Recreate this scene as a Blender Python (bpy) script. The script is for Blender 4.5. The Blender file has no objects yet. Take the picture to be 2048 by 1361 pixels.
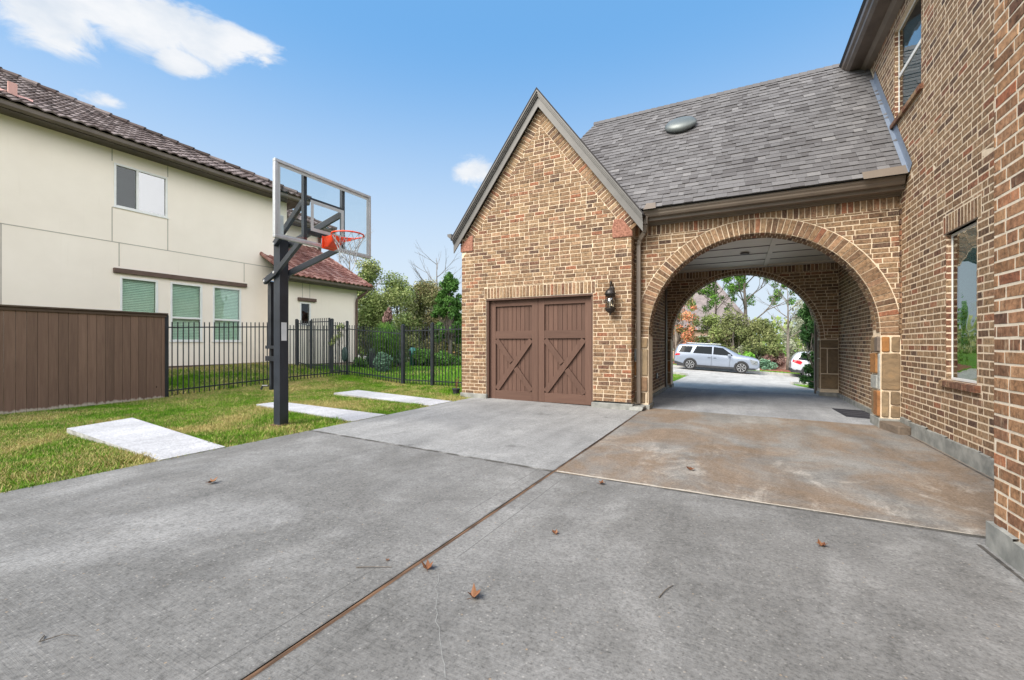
import bpy, math, random
import numpy as np
from mathutils import Vector, Matrix
random.seed(7); rng = np.random.default_rng(7)
R = math.radians
scene = bpy.context.scene
C = scene.collection
# ------------------------------------------------------------------ camera
cam_d = bpy.data.cameras.new('camera'); cam = bpy.data.objects.new('camera', cam_d); C.objects.link(cam)
cam.location = (0, 0, 1.3); cam.rotation_euler = (R(90), 0, R(27.35))
cam_d.sensor_width = 36; cam_d.lens = 15.258; cam_d.shift_y = 0.00366
cam_d.clip_start = 0.05; cam_d.clip_end = 2000
scene.camera = cam
# ------------------------------------------------------------------ light, sky
SUN_EL, SUN_AZ = R(44), R(208)      # azimuth clockwise from +Y : behind the camera, to the right
scene.view_settings.view_transform = 'Standard'; scene.view_settings.look = 'None'
scene.view_settings.gamma = 1; scene.view_settings.exposure = 1.0
sd = bpy.data.lights.new('sun', 'SUN'); sun = bpy.data.objects.new('sun', sd); C.objects.link(sun)
sd.energy = 2.9; sd.angle = R(34); sd.color = (1, .93, .82)
sv = Vector((math.sin(SUN_AZ)*math.cos(SUN_EL), math.cos(SUN_AZ)*math.cos(SUN_EL), math.sin(SUN_EL)))
sun.rotation_euler = sv.to_track_quat('Z', 'Y').to_euler()
world = bpy.data.worlds.new('World'); scene.world = world; world.use_nodes = True

class NT:
    """tiny node helper"""
    def __init__(s, tree): s.t = tree; s.n = tree.nodes; s.l = tree.links
    def node(s, typ, **kw):
        n = s.n.new(typ)
        for k, v in kw.items():
            if k == 'inp':
                for a, b in v.items():
                    if hasattr(b, 'is_output'): s.l.new(b, n.inputs[a])
                    else: n.inputs[a].default_value = b
            else: setattr(n, k, v)
        return n
    def math(s, op, a, b=0.0, c=None, clamp=False):
        d = {0: a, 1: b}
        if c is not None: d[2] = c
        return s.node('ShaderNodeMath', operation=op, use_clamp=clamp, inp=d).outputs[0]
    def mix(s, fac, a, b, blend='MIX'):
        n = s.node('ShaderNodeMix', data_type='RGBA', blend_type=blend, clamp_factor=True)
        for i, v in ((0, fac), (6, a), (7, b)):
            if hasattr(v, 'is_output'): s.l.new(v, n.inputs[i])
            else: n.inputs[i].default_value = v if i == 0 else (*v[:3], 1)
        return n.outputs[2]
    def ramp(s, fac, stops, interp='LINEAR'):
        n = s.node('ShaderNodeValToRGB', inp={0: fac}); cr = n.color_ramp; cr.interpolation = interp
        while len(cr.elements) < len(stops): cr.elements.new(0.5)
        for e, (p, c) in zip(cr.elements, stops):
            e.position = p; e.color = (*c, 1) if hasattr(c, '__len__') else (c, c, c, 1)
        return n.outputs[0]
    def pos(s, scale=(1, 1, 1), rot=(0, 0, 0)):
        g = s.node('ShaderNodeTexCoord')
        return s.node('ShaderNodeMapping', inp={0: g.outputs['Object'], 'Scale': scale, 'Rotation': rot}).outputs[0]
    def wpos(s, scale=(1, 1, 1), rot=(0, 0, 0)):
        g = s.node('ShaderNodeNewGeometry')
        return s.node('ShaderNodeMapping', inp={0: g.outputs['Position'], 'Scale': scale, 'Rotation': rot}).outputs[0]
    def noise(s, vec, scale, detail=4, rough=.55, dist=0.0):
        return s.node('ShaderNodeTexNoise', inp={0: vec, 'Scale': scale, 'Detail': detail, 'Roughness': rough, 'Distortion': dist}).outputs[0]
    def sstep(s, v, a, b):
        n = s.node('ShaderNodeMapRange', interpolation_type='SMOOTHSTEP', inp={0: v, 1: a, 2: b, 3: 0.0, 4: 1.0}); return n.outputs[0]

def build_world():
    nt = NT(world.node_tree); nt.n.clear()
    out = nt.node('ShaderNodeOutputWorld'); bg = nt.node('ShaderNodeBackground')
    nt.l.new(bg.outputs[0], out.inputs[0])
    sky = nt.node('ShaderNodeTexSky', sky_type='NISHITA', sun_disc=False, sun_elevation=SUN_EL, sun_rotation=SUN_AZ,
                  air_density=1.0, dust_density=.6, ozone_density=1.6)
    d = nt.node('ShaderNodeTexCoord').outputs['Generated']
    sep = nt.node('ShaderNodeSeparateXYZ', inp={0: d})
    x, y, z = sep.outputs
    az = nt.math('ARCTAN2', x, y); el = nt.math('ARCSINE', z)
    # bright haze band above the horizon and thin veil
    haze = nt.math('MULTIPLY', nt.math('SUBTRACT', 1.0, nt.sstep(el, .04, .64)), 1.0)
    col = nt.mix(.75, sky.outputs[0], (.72, 2.05, 3.95))
    col = nt.mix(haze, col, (3.15, 3.65, 4.15))
    nv = nt.node('ShaderNodeMapping', inp={0: d, 'Scale': (1.0, 1.0, 2.2)}).outputs[0]
    n1 = nt.noise(nv, 10.0, 9, .62, .5)
    m = None
    for (a, e, ra, re, soft) in [(-1.30, .475, .085, .050, 1), (-1.19, .515, .12, .062, 1), (-1.10, .515, .10, .045, 1), (-1.035, .535, .085, .024, 1),
                                 (-1.13, .478, .06, .028, 1), (-1.275, .452, .045, .010, .7), (-1.228, .388, .035, .013, .7), (-.573, .374, .058, .032, .95), (-.995, .519, .018, .009, .6),
                                 (1.35, .50, .75, .42, 1.5), (2.3, .7, .8, .5, 1.5), (-2.5, .55, .75, .45, 1.5), (3.0, .6, .6, .5, 1.5), (-3.0, .6, .6, .5, 1.5)]:  # this row: broad clouds out of view, added to whiten the ambient light
        dx = nt.math('DIVIDE', nt.math('SUBTRACT', az, a), ra); dy = nt.math('DIVIDE', nt.math('SUBTRACT', el, e), re)
        r2 = nt.math('ADD', nt.math('MULTIPLY', dx, dx), nt.math('MULTIPLY', dy, dy))
        b = nt.math('MULTIPLY', nt.math('SUBTRACT', 1.15, nt.math('SQRT', r2)), soft)
        m = b if m is None else nt.math('MAXIMUM', m, b)
    m = nt.math('ADD', m, nt.math('MULTIPLY', nt.math('SUBTRACT', n1, .5), 1.9))
    m = nt.sstep(m, .12, .68)
    shade = nt.ramp(nt.noise(nv, 9.0, 5), [(.3, (3.0, 3.35, 3.8)), (.6, (4.0, 4.1, 4.25))])
    rear = nt.sstep(nt.math('SUBTRACT', y, nt.math('MULTIPLY', x, .8)), .30, -.40)      # unseen clouds behind and right of the camera, added overbright as fill light
    shade = nt.mix(rear, shade, (11.5, 11.6, 11.8))
    col = nt.mix(m, col, shade)
    nt.l.new(col, bg.inputs[0]); bg.inputs[1].default_value = .115
build_world()

# ------------------------------------------------------------------ materials
def new_mat(name, col=(.5, .5, .5), rough=.7, metal=0.0, spec=None):
    m = bpy.data.materials.new(name); m.use_nodes = True
    nt = NT(m.node_tree); b = m.node_tree.nodes['Principled BSDF']
    b.inputs['Base Color'].default_value = (*col, 1); b.inputs['Roughness'].default_value = rough; b.inputs['Metallic'].default_value = metal
    if spec is not None: b.inputs['Specular IOR Level'].default_value = spec
    return m, nt, b
def bump(nt, b, h, strength=.3, dist=.01):
    n = nt.node('ShaderNodeBump', inp={'Height': h, 'Strength': strength, 'Distance': dist}); nt.l.new(n.outputs[0], b.inputs['Normal'])
def noisy(name, c1, c2, scale=8, rough=.7, metal=0, bs=.0, bd=.003, stretch=(1, 1, 1), spec=None, lo=.35, hi=.65):
    m, nt, b = new_mat(name, c1, rough, metal, spec)
    p = nt.pos(stretch); n = nt.noise(p, scale, 6, .6)
    nt.l.new(nt.ramp(n, [(lo, c1), (hi, c2)]), b.inputs['Base Color'])
    if bs: bump(nt, b, nt.noise(p, scale*5, 4), bs, bd)
    return m
M = {}
def brick_mat(name, gain=(1, 1, 1), cream=.5):
    m, nt, b = new_mat(name, rough=.88, spec=.25)
    a = nt.node('ShaderNodeAttribute', attribute_name='rnd')
    g = gain
    st = [(0, (.13, .078, .05)), (.12, (.23, .14, .08)), (.3, (.28, .18, .105)), (.45, (.19, .115, .07)), (.6, (.33, .22, .13)), (.74, (.25, .145, .09)), (.87, (.095, .06, .045)), (.94, (.30, .125, .07)), (1, (.37, .26, .16))]
    st = [(p, (c[0]*g[0], c[1]*g[1], c[2]*g[2])) for p, c in st]
    base = nt.ramp(a.outputs['Fac'], st)
    p = nt.pos(); n1 = nt.noise(p, 22, 6, .7)
    base = nt.mix(.9, base, nt.ramp(n1, [(.30, .24), (.48, .82), (.72, 1.45)]), 'MULTIPLY')
    ps = nt.pos((30, 30, 5)); n2 = nt.noise(ps, 1.0, 5, .75, .6)
    base = nt.mix(nt.math('MULTIPLY', nt.sstep(n2, .52, .72), cream), base, (.52, .40, .27))
    n3 = nt.noise(nt.pos((26, 26, 9)), 1.3, 4, .7)
    base = nt.mix(nt.math('MULTIPLY', nt.sstep(n3, .60, .72), .75), base, (.06, .04, .03))
    nt.l.new(base, b.inputs['Base Color'])
    bump(nt, b, nt.math('ADD', nt.noise(p, 60, 5, .7), nt.math('MULTIPLY', n2, .6)), .55, .006)
    return m
M['brick'] = brick_mat('brick_tan')
M['brick_red'] = brick_mat('brick_brown', (1.25, 1.08, .98), .55)
def mortar_mat(name, c1, c2):
    m, nt, b = new_mat(name, rough=.95, spec=.15)
    p = nt.pos(); n = nt.noise(p, 14, 6, .7)
    nt.l.new(nt.ramp(n, [(.3, c1), (.7, c2)]), b.inputs['Base Color']); bump(nt, b, nt.noise(p, 120, 4), .5, .004)
    return m
M['mortar'] = mortar_mat('mortar_cream', (.58, .47, .345), (.76, .63, .48))
M['mortar_grey'] = mortar_mat('mortar_grey', (.56, .48, .38), (.74, .65, .53))
M['founda'] = noisy('foundation_concrete', (.17, .175, .165), (.30, .30, .28), 6, .9, bs=.5, bd=.006)
M['trim'] = noisy('taupe_trim_paint', (.155, .125, .10), (.185, .15, .12), 3, .45)
M['ceil'] = noisy('ceiling_paint_lifted', (.56, .50, .42), (.62, .56, .48), 3, .5)  # trim taupe lightened: fill for the dim carport put into the colour
M['trim_grey'] = noisy('grey_rake_paint', (.105, .10, .096), (.13, .124, .118), 3, .5)
M['trim_dark'] = noisy('dark_taupe_paint', (.085, .068, .054), (.11, .088, .07), 3, .5)
M['gutter_dk'] = noisy('brown_gutter', (.10, .078, .062), (.14, .11, .09), 3, .4)
M['wood_brown'] = None
def wood_mat(name, c1, c2, knots=False, vertical=True):
    m, nt, b = new_mat(name, rough=.75, spec=.3)
    sc = (14, 14, .9) if vertical else (.9, .9, 14)
    p = nt.pos(sc); n = nt.noise(p, 1.6, 6, .65, .8)
    a = nt.node('ShaderNodeAttribute', attribute_name='rnd')
    c = nt.ramp(n, [(.3, c1), (.7, c2)])
    c = nt.mix(.55, c, nt.ramp(a.outputs['Fac'], [(0, .72), (1, 1.25)]), 'MULTIPLY')
    if knots:
        v = nt.node('ShaderNodeTexVoronoi', inp={0: nt.pos((2.2, 2.2, 1.1)), 'Scale': 1.4}).outputs['Distance']
        c = nt.mix(nt.math('SUBTRACT', 1.0, nt.sstep(v, .025, .05)), c, (.03, .015, .01))
        z = nt.node('ShaderNodeSeparateXYZ', inp={0: nt.wpos()}).outputs[2]
        w = nt.math('ADD', z, nt.math('MULTIPLY', nt.noise(nt.wpos((9, 9, 3)), 1.5), -.16))
        c = nt.mix(nt.math('SUBTRACT', 1.0, nt.sstep(w, -.045, .0)), c, (.42, .36, .30))
    nt.l.new(c, b.inputs['Base Color']); bump(nt, b, n, .35, .004); return m
M['fence_wood'] = wood_mat('stained_fence_wood', (.135, .082, .060), (.19, .118, .086), True)
M['door_wood'] = wood_mat('garage_door_brown', (.098, .054, .040), (.128, .073, .054))
M['door_wood_h'] = wood_mat('garage_door_brown_rail', (.098, .054, .040), (.128, .073, .054), False, False)
M['black'] = noisy('black_iron_paint', (.012, .015, .020), (.022, .026, .034), 5, .38)
M['pole'] = noisy('dark_pole_paint', (.016, .020, .028), (.026, .032, .044), 4, .38)
M['silver'] = noisy('silver_aluminium', (.42, .44, .46), (.55, .57, .6), 5, .35, .5)
M['white_line'] = noisy('white_glass_print', (.40, .43, .44), (.47, .50, .51), 5, .5)
M['orange'] = noisy('orange_rim_paint', (.70, .045, .012), (.85, .075, .02), 5, .4)
M['net'] = noisy('net_cord', (.10, .11, .13), (.62, .64, .66), 25, .8)
M['label'] = noisy('pale_sticker', (.55, .57, .6), (.65, .67, .7), 9, .5)
def stucco_mat():
    m, nt, b = new_mat('cream_stucco', rough=.92, spec=.2)
    p = nt.pos(); n = nt.noise(p, .6, 5, .6)
    c = nt.ramp(n, [(.3, (.83, .75, .65)), (.7, (.90, .82, .72))])
    st = nt.noise(nt.pos((5, 5, .35)), 1.3, 4, .6)
    c = nt.mix(nt.math('MULTIPLY', nt.sstep(st, .58, .85), .12), c, (.45, .38, .28))
    nt.l.new(c, b.inputs['Base Color']); bump(nt, b, nt.noise(p, 90, 4, .7), .35, .004); return m
M['stucco'] = stucco_mat()
M['seam'] = noisy('seam_grey', (.40, .37, .32), (.47, .44, .38), 4, .9)
M['white'] = noisy('white_vinyl', (.72, .72, .70), (.8, .8, .78), 4, .45)
M['blind'] = noisy('blind_slats_white', (.62, .74, .66), (.70, .80, .73), 4, .7)
M['blind_dk'] = noisy('blind_slats_dark', (.16, .17, .18), (.26, .27, .28), 4, .7)  # dark grey slats for the upper window
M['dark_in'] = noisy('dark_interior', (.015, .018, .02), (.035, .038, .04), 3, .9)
M['soffit_dk'] = noisy('dark_brown_soffit', (.045, .034, .026), (.075, .058, .045), 3, .6)
M['beam'] = noisy('brown_lintel_wood', (.10, .062, .048), (.135, .088, .068), 6, .8)
def glass_mat(name, tint, refl=.12, rough=.02):
    m = bpy.data.materials.new(name); m.use_nodes = True; nt = NT(m.node_tree); nt.n.clear()
    out = nt.node('ShaderNodeOutputMaterial')
    tr = nt.node('ShaderNodeBsdfTransparent', inp={0: (*tint, 1)})
    gl = nt.node('ShaderNodeBsdfGlossy', inp={0: (1, 1, 1, 1), 'Roughness': rough})
    wob = nt.node('ShaderNodeBump', inp={'Height': nt.noise(nt.pos(), 1.6, 2), 'Strength': .25, 'Distance': .03})
    nt.l.new(wob.outputs[0], gl.inputs['Normal'])
    fr = nt.node('ShaderNodeLayerWeight', inp={0: .5})
    fac = nt.math('ADD', nt.math('MULTIPLY', nt.math('POWER', fr.outputs[1], 4.0), .7), refl+.03, clamp=True)
    mx = nt.node('ShaderNodeMixShader', inp={0: fac, 1: tr.outputs[0], 2: gl.outputs[0]})
    nt.l.new(mx.outputs[0], out.inputs[0]); return m
M['glass'] = glass_mat('window_glass', (.90, .96, .92), .05)
M['glass_dark'] = glass_mat('dark_window_glass', (.45, .5, .5), .02)
M['glass_refl'] = glass_mat('reflective_window_glass', (.25, .33, .30), .14)
M['glass_board'] = glass_mat('backboard_glass', (.93, .96, .96), .0)
M['glass_car'] = glass_mat('car_glass', (.10, .12, .13), .10)
def concrete_mat(name, c1, c2, stain=None, stain_amt=0, white=0, broom=.4, speck=.5, dark=.55, cracks=False, joints=0):
    m, nt, b = new_mat(name, rough=.9, spec=.2)
    p = nt.wpos(); n = nt.noise(p, .9, 8, .62, .4)
    c = nt.ramp(n, [(.33, c1), (.66, c2)])
    if stain:
        s1 = nt.noise(nt.wpos((1, .8, 1)), .75, 8, .68, .5)
        c = nt.mix(nt.math('MULTIPLY', nt.sstep(s1, .38, .60), stain_amt), c, stain)
    if white:
        s2 = nt.noise(nt.wpos((1.2, .8, 1)), 1.3, 9, .75, .8)
        yv = nt.node('ShaderNodeSeparateXYZ', inp={0: p}).outputs[1]
        edge = nt.math('SUBTRACT', 1.0, nt.sstep(yv, 4.6, 7.4))
        c = nt.mix(nt.math('MULTIPLY', nt.math('MULTIPLY', nt.sstep(s2, .5, .68), edge), white), c, (.50, .46, .41))
    blot = nt.noise(nt.wpos(), 1.7, 5, .6, .3)
    c = nt.mix(nt.math('MULTIPLY', nt.sstep(blot, .62, .72), dark), c, (.13, .13, .13))
    f = nt.noise(p, 46, 5, .8)
    dr_ = nt.noise(nt.wpos((2.4, .32, 1)), 1.0, 6, .65, .5)
    c = nt.mix(.8, c, nt.ramp(dr_, [(.30, .78), (.5, 1.0), (.68, 1.14)]), 'MULTIPLY')
    c = nt.mix(.9, c, nt.ramp(f, [(.30, .48), (.48, 1.0), (.70, 1.38)]), 'MULTIPLY')
    f2 = nt.noise(nt.wpos((1, 1, 1)), 9, 6, .75, 1.0)
    c = nt.mix(.6, c, nt.ramp(f2, [(.30, .72), (.55, 1.05), (.72, 1.22)]), 'MULTIPLY')
    v = nt.node('ShaderNodeTexVoronoi', inp={0: p, 'Scale': 55.0, 'Randomness': 1.0})
    vc = nt.node('ShaderNodeSeparateXYZ', inp={0: v.outputs['Color']}).outputs
    spk = nt.math('MULTIPLY', nt.math('SUBTRACT', 1.0, nt.sstep(v.outputs['Distance'], .12, .42)), nt.math('GREATER_THAN', vc[0], .62))
    c = nt.mix(nt.math('MULTIPLY', spk, speck), c, nt.ramp(vc[1], [(0, (.06, .058, .055)), (.55, (.13, .125, .12)), (.62, (.34, .33, .32)), (.93, (.40, .385, .36)), (1, (.42, .28, .15))]))
    if joints:      # grime gathered along the joints
        sx = nt.node('ShaderNodeSeparateXYZ', inp={0: nt.wpos()}).outputs
        yj = nt.math('SUBTRACT', sx[1], nt.math('MULTIPLY', nt.math('MAXIMUM', nt.math('SUBTRACT', -1.70, sx[0]), 0.0), .042))
        wj = nt.math('MULTIPLY', nt.math('SUBTRACT', nt.noise(p, 7, 4), .5), .03)
        dj = nt.math('ABSOLUTE', nt.math('ADD', nt.math('SUBTRACT', yj, 4.24), wj))
        nm = nt.sstep(nt.noise(p, 5, 4), .30, .55)
        c = nt.mix(nt.math('MULTIPLY', nt.math('SUBTRACT', 1.0, nt.sstep(dj, .018, .045)), nt.math('MULTIPLY', nm, joints)), c, (.06, .057, .053))
        dx_ = nt.math('ABSOLUTE', nt.math('ADD', nt.math('SUBTRACT', sx[0], -1.70), wj))
        c = nt.mix(nt.math('MULTIPLY', nt.math('SUBTRACT', 1.0, nt.sstep(dx_, .016, .034)), nt.math('MULTIPLY', nm, joints*.7)), c, (.06, .055, .05))
    if cracks:      # shallow tooling lines either side of the long joint
        xv = nt.node('ShaderNodeSeparateXYZ', inp={0: nt.wpos()}).outputs[0]
        wob = nt.math('MULTIPLY', nt.math('SUBTRACT', nt.noise(p, 2.2, 3), .5), .012)
        for xo in (-1.88, -1.53):
            dl = nt.math('ABSOLUTE', nt.math('ADD', nt.math('SUBTRACT', xv, xo), wob))
            msk = nt.sstep(nt.noise(p, 1.1, 4), .42, .56)
            c = nt.mix(nt.math('MULTIPLY', nt.math('SUBTRACT', 1.0, nt.sstep(dl, .001, .006)), nt.math('MULTIPLY', msk, .75)), c, (.09, .088, .085))
    nt.l.new(c, b.inputs['Base Color'])
    w = nt.noise(nt.wpos((1.5, 60, 1), (0, 0, R(8))), 1.2, 4, .7, .3)
    h = nt.math('ADD', nt.math('MULTIPLY', w, broom), nt.math('MULTIPLY', nt.noise(p, 70, 4, .75), .5))
    bump(nt, b, h, .55, .006); return m
M['conc_front'] = concrete_mat('driveway_concrete', (.160, .158, .155), (.275, .272, .267), (.135, .132, .127), .7, 0, .9, .55, .3, True, .85)
M['conc_back'] = concrete_mat('driveway_concrete_smooth', (.235, .235, .235), (.325, .323, .32), (.20, .20, .20), .4, 0, .3, .25, .75, False, .85)
M['conc_brown'] = concrete_mat('driveway_concrete_stained', (.165, .158, .15), (.27, .26, .245), (.21, .142, .09), .72, .75, .4, .4, .3, False, 0)
M['conc_cover'] = concrete_mat('carport_floor_concrete', (.235, .245, .265), (.33, .34, .36), (.20, .205, .22), .5, 0, .15, .1, .2)
M['conc_street'] = concrete_mat('street_concrete', (.34, .33, .315), (.43, .42, .40), None, 0, 0, .2, .1, .08)
M['slab'] = concrete_mat('white_slab_concrete', (.40, .40, .42), (.49, .49, .515), (.32, .32, .335), .3, 0, .1, .12, .06)
M['slab_side'] = noisy('slab_side_concrete', (.20, .20, .19), (.42, .42, .41), 7, .95, bs=.7, bd=.01)
M['joint'] = noisy('joint_wood_filler', (.055, .032, .02), (.20, .11, .06), 16, .95, bs=.6, stretch=(2, .3, 1))
M['joint_dk'] = noisy('joint_dark', (.03, .028, .026), (.09, .08, .07), 14, .95)
def grass_mat(name, blade=True):
    m, nt, b = new_mat(name, rough=.75, spec=.15)
    p = nt.wpos(); n = nt.noise(p, .55, 6, .65, .6)
    if blade:
        a = nt.node('ShaderNodeAttribute', attribute_name='rnd').outputs['Fac']
        n = nt.math('ADD', n, nt.math('MULTIPLY', nt.math('SUBTRACT', a, .5), .26))
    yb = nt.node('ShaderNodeSeparateXYZ', inp={0: p}).outputs[1]
    n = nt.math('SUBTRACT', n, nt.math('MULTIPLY', nt.sstep(yb, 10.6, 11.2), .14))
    s = nt.sstep(n, .44, .58)
    g = nt.noise(p, 3.0, 4)
    green = nt.ramp(g, [(.3, (.06, .16, .008)), (.7, (.15, .30, .016))])
    straw = nt.ramp(nt.noise(p, 9, 3), [(.3, (.28, .23, .08)), (.7, (.54, .45, .20))])
    green = nt.mix(nt.math('MULTIPLY', nt.sstep(yb, 10.7, 11.6), .7), green, (.15, .33, .03))
    c = nt.mix(s, green, straw)
    if not blade: c = nt.mix(.45, c, (.06, .09, .015))
    nt.l.new(c, b.inputs['Base Color']); return m
M['grass'] = grass_mat('grass_blade'); M['soil'] = grass_mat('grass_soil', False)
def leaf_mat(name, cols, rough=.6):
    m, nt, b = new_mat(name, rough=rough, spec=.25)
    a = nt.node('ShaderNodeAttribute', attribute_name='rnd').outputs['Fac']
    k = len(cols)-1
    nt.l.new(nt.ramp(a, [(i/k, c) for i, c in enumerate(cols)]), b.inputs['Base Color']); b.inputs['Transmission Weight'].default_value = 0.0; return m
M['lf_olive'] = leaf_mat('leaf_olive', [(.09, .15, .04), (.19, .25, .075), (.28, .33, .115), (.35, .32, .17)])
M['lf_green'] = leaf_mat('leaf_green', [(.046, .116, .023), (.093, .217, .031), (.171, .310, .046)])
M['lf_bright'] = leaf_mat('leaf_bright', [(.078, .202, .031), (.155, .372, .046), (.279, .496, .078)])
M['lf_pine'] = leaf_mat('leaf_pine', [(.035, .09, .02), (.07, .17, .03), (.12, .24, .05)])
M['lf_jun'] = leaf_mat('leaf_juniper', [(.02, .06, .018), (.045, .12, .03), (.08, .17, .05)])
M['lf_lime'] = leaf_mat('leaf_lime', [(.07, .10, .03), (.12, .15, .05), (.19, .21, .08), (.26, .27, .12)]) 
M['lf_dark'] = leaf_mat('leaf_dark', [(.023, .062, .023), (.046, .109, .039), (.078, .155, .054)])
M['lf_rust'] = leaf_mat('leaf_rust', [(.07, .11, .04), (.14, .16, .06), (.10, .14, .05), (.20, .20, .09), (.186, .248, .078), (.558, .217, .109), (.775, .248, .155), (.341, .341, .124), (.806, .372, .186)])
M['lf_grey'] = leaf_mat('leaf_greygreen', [(.155, .186, .124), (.310, .341, .232), (.434, .449, .341)])
M['lf_teal'] = leaf_mat('leaf_teal', [(.062, .139, .093), (.139, .264, .171), (.248, .403, .264)])
M['plume'] = leaf_mat('plume_mauve', [(.16, .09, .08), (.28, .17, .15), (.38, .26, .22)])
M['mulch'] = noisy('red_mulch', (.14, .05, .03), (.28, .11, .07), 18, .95, bs=.8, bd=.02)
M['leaf_dry'] = leaf_mat('dry_leaf', [(.09, .035, .018), (.17, .07, .032), (.27, .14, .07)])
M['bark'] = noisy('bark', (.10, .085, .07), (.22, .19, .16), 9, .95, bs=.7, bd=.02, stretch=(1, 1, .3))
M['bark_pale'] = noisy('bark_pale', (.24, .20, .17), (.40, .35, .30), 9, .95, bs=.5, bd=.02, stretch=(1, 1, .3))
def shingle_mat():
    m, nt, b = new_mat('grey_shingle', rough=.93, spec=.15)
    a = nt.node('ShaderNodeAttribute', attribute_name='rnd').outputs['Fac']
    c = nt.ramp(a, [(0, (.05, .047, .049)), (.25, (.105, .10, .103)), (.55, (.142, .138, .143)), (.8, (.18, .175, .18)), (1, (.25, .243, .245))])
    f = nt.noise(nt.pos(), 90, 4, .8)
    c = nt.mix(.8, c, nt.ramp(f, [(.3, .65), (.7, 1.3)]), 'MULTIPLY')
    s = nt.noise(nt.pos((1, 1, 1)), .9, 5)
    c = nt.mix(.5, c, nt.ramp(s, [(.3, .8), (.7, 1.15)]), 'MULTIPLY')
    nt.l.new(c, b.inputs['Base Color']); bump(nt, b, f, .6, .004); return m
M['shingle'] = shingle_mat()
M['shingle_gap'] = noisy('shingle_gap', (.03, .03, .032), (.05, .05, .052), 8, .95)
def tile_mat(name, cols):
    m, nt, b = new_mat(name, rough=.85, spec=.25)
    a = nt.node('ShaderNodeAttribute', attribute_name='rnd').outputs['Fac']
    k = len(cols)-1
    c = nt.ramp(a, [(i/k, x) for i, x in enumerate(cols)])
    c = nt.mix(.7, c, nt.ramp(nt.noise(nt.pos(), 7, 5, .7), [(.3, .6), (.7, 1.3)]), 'MULTIPLY')
    nt.l.new(c, b.inputs['Base Color']); bump(nt, b, nt.noise(nt.pos(), 60, 3), .3, .004); return m
M['tile'] = tile_mat('clay_tile_mottled', [(.045, .032, .029), (.10, .075, .07), (.20, .165, .16), (.07, .048, .044)])
M['tile_red'] = tile_mat('clay_tile_red', [(.16, .065, .05), (.27, .125, .10), (.37, .21, .175), (.20, .085, .065)])
M['stone'] = None
def stone_mat():
    m, nt, b = new_mat('sandstone_block', rough=.9, spec=.2)
    a = nt.node('ShaderNodeAttribute', attribute_name='rnd').outputs['Fac']
    c = nt.ramp(a, [(0, (.20, .15, .10)), (.18, (.26, .19, .12)), (.35, (.33, .165, .065)), (.5, (.17, .14, .12)), (.65, (.30, .23, .15)), (.8, (.34, .36, .36)), (.9, (.29, .14, .06)), (1, (.24, .18, .13))])
    n = nt.noise(nt.pos((1, 1, 1.6)), 4, 7, .7, 1.4)
    c = nt.mix(.8, c, nt.ramp(n, [(.3, (.45, .40, .36)), (.5, (.85, .83, .8)), (.7, (1.2, 1.08, .92))]), 'MULTIPLY')
    nt.l.new(c, b.inputs['Base Color']); bump(nt, b, nt.noise(nt.pos(), 14, 6, .7), .6, .02); return m
M['stone'] = stone_mat()
M['terra'] = noisy('kneeler_red', (.20, .085, .055), (.42, .20, .14), 26, .95, bs=.9, bd=.012)
M['lantern'] = noisy('lantern_bronze', (.03, .026, .024), (.055, .048, .045), 6, .4, .6)
M['lantern_glass'] = glass_mat('seeded_glass', (.62, .58, .50), .16, .12)
M['mat_blk'] = noisy('rubber_mat', (.012, .013, .02), (.022, .023, .032), 8, .8)
M['mat_line'] = noisy('mat_stripe', (.09, .09, .11), (.13, .13, .15), 8, .8)
M['vent'] = noisy('vent_galvanised', (.12, .137, .138), (.155, .172, .172), 4, .45, .3)
M['flash'] = noisy('blue_grey_flashing', (.17, .21, .28), (.22, .26, .33), 4, .55, .2)
M['tyre'] = noisy('tyre_rubber', (.012, .012, .013), (.02, .02, .021), 6, .85)
M['rim_al'] = noisy('alloy_rim', (.55, .56, .58), (.7, .71, .73), 5, .3, .7)
M['rim_dk'] = noisy('rim_shadow', (.015, .015, .017), (.03, .03, .032), 5, .6)
M['plast'] = noisy('black_plastic', (.018, .019, .022), (.03, .031, .035), 5, .6)
def paint(name, c):
    m, nt, b = new_mat(name, c, .28, .25); b.inputs['Coat Weight'].default_value = .8; b.inputs['Coat Roughness'].default_value = .06
    n = nt.noise(nt.pos(), 2, 3); nt.l.new(nt.ramp(n, [(.3, tuple(x*.94 for x in c)), (.7, c)]), b.inputs['Base Color']); return m
M['car_blue'] = paint('car_paint_silver_blue', (.27, .31, .385)); M['car_white'] = paint('car_paint_white', (.52, .54, .58))
M['tail'] = noisy('red_tail_lamp', (.45, .01, .02), (.65, .02, .03), 9, .2)
M['head'] = noisy('lamp_lens', (.06, .07, .08), (.5, .52, .55), 22, .15, .3)
M['pink'] = noisy('pink_flashing', (.55, .30, .25), (.62, .36, .31), 5, .7)
M['teal_box'] = noisy('green_utility_plastic', (.05, .20, .17), (.08, .27, .22), 5, .6)

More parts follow.
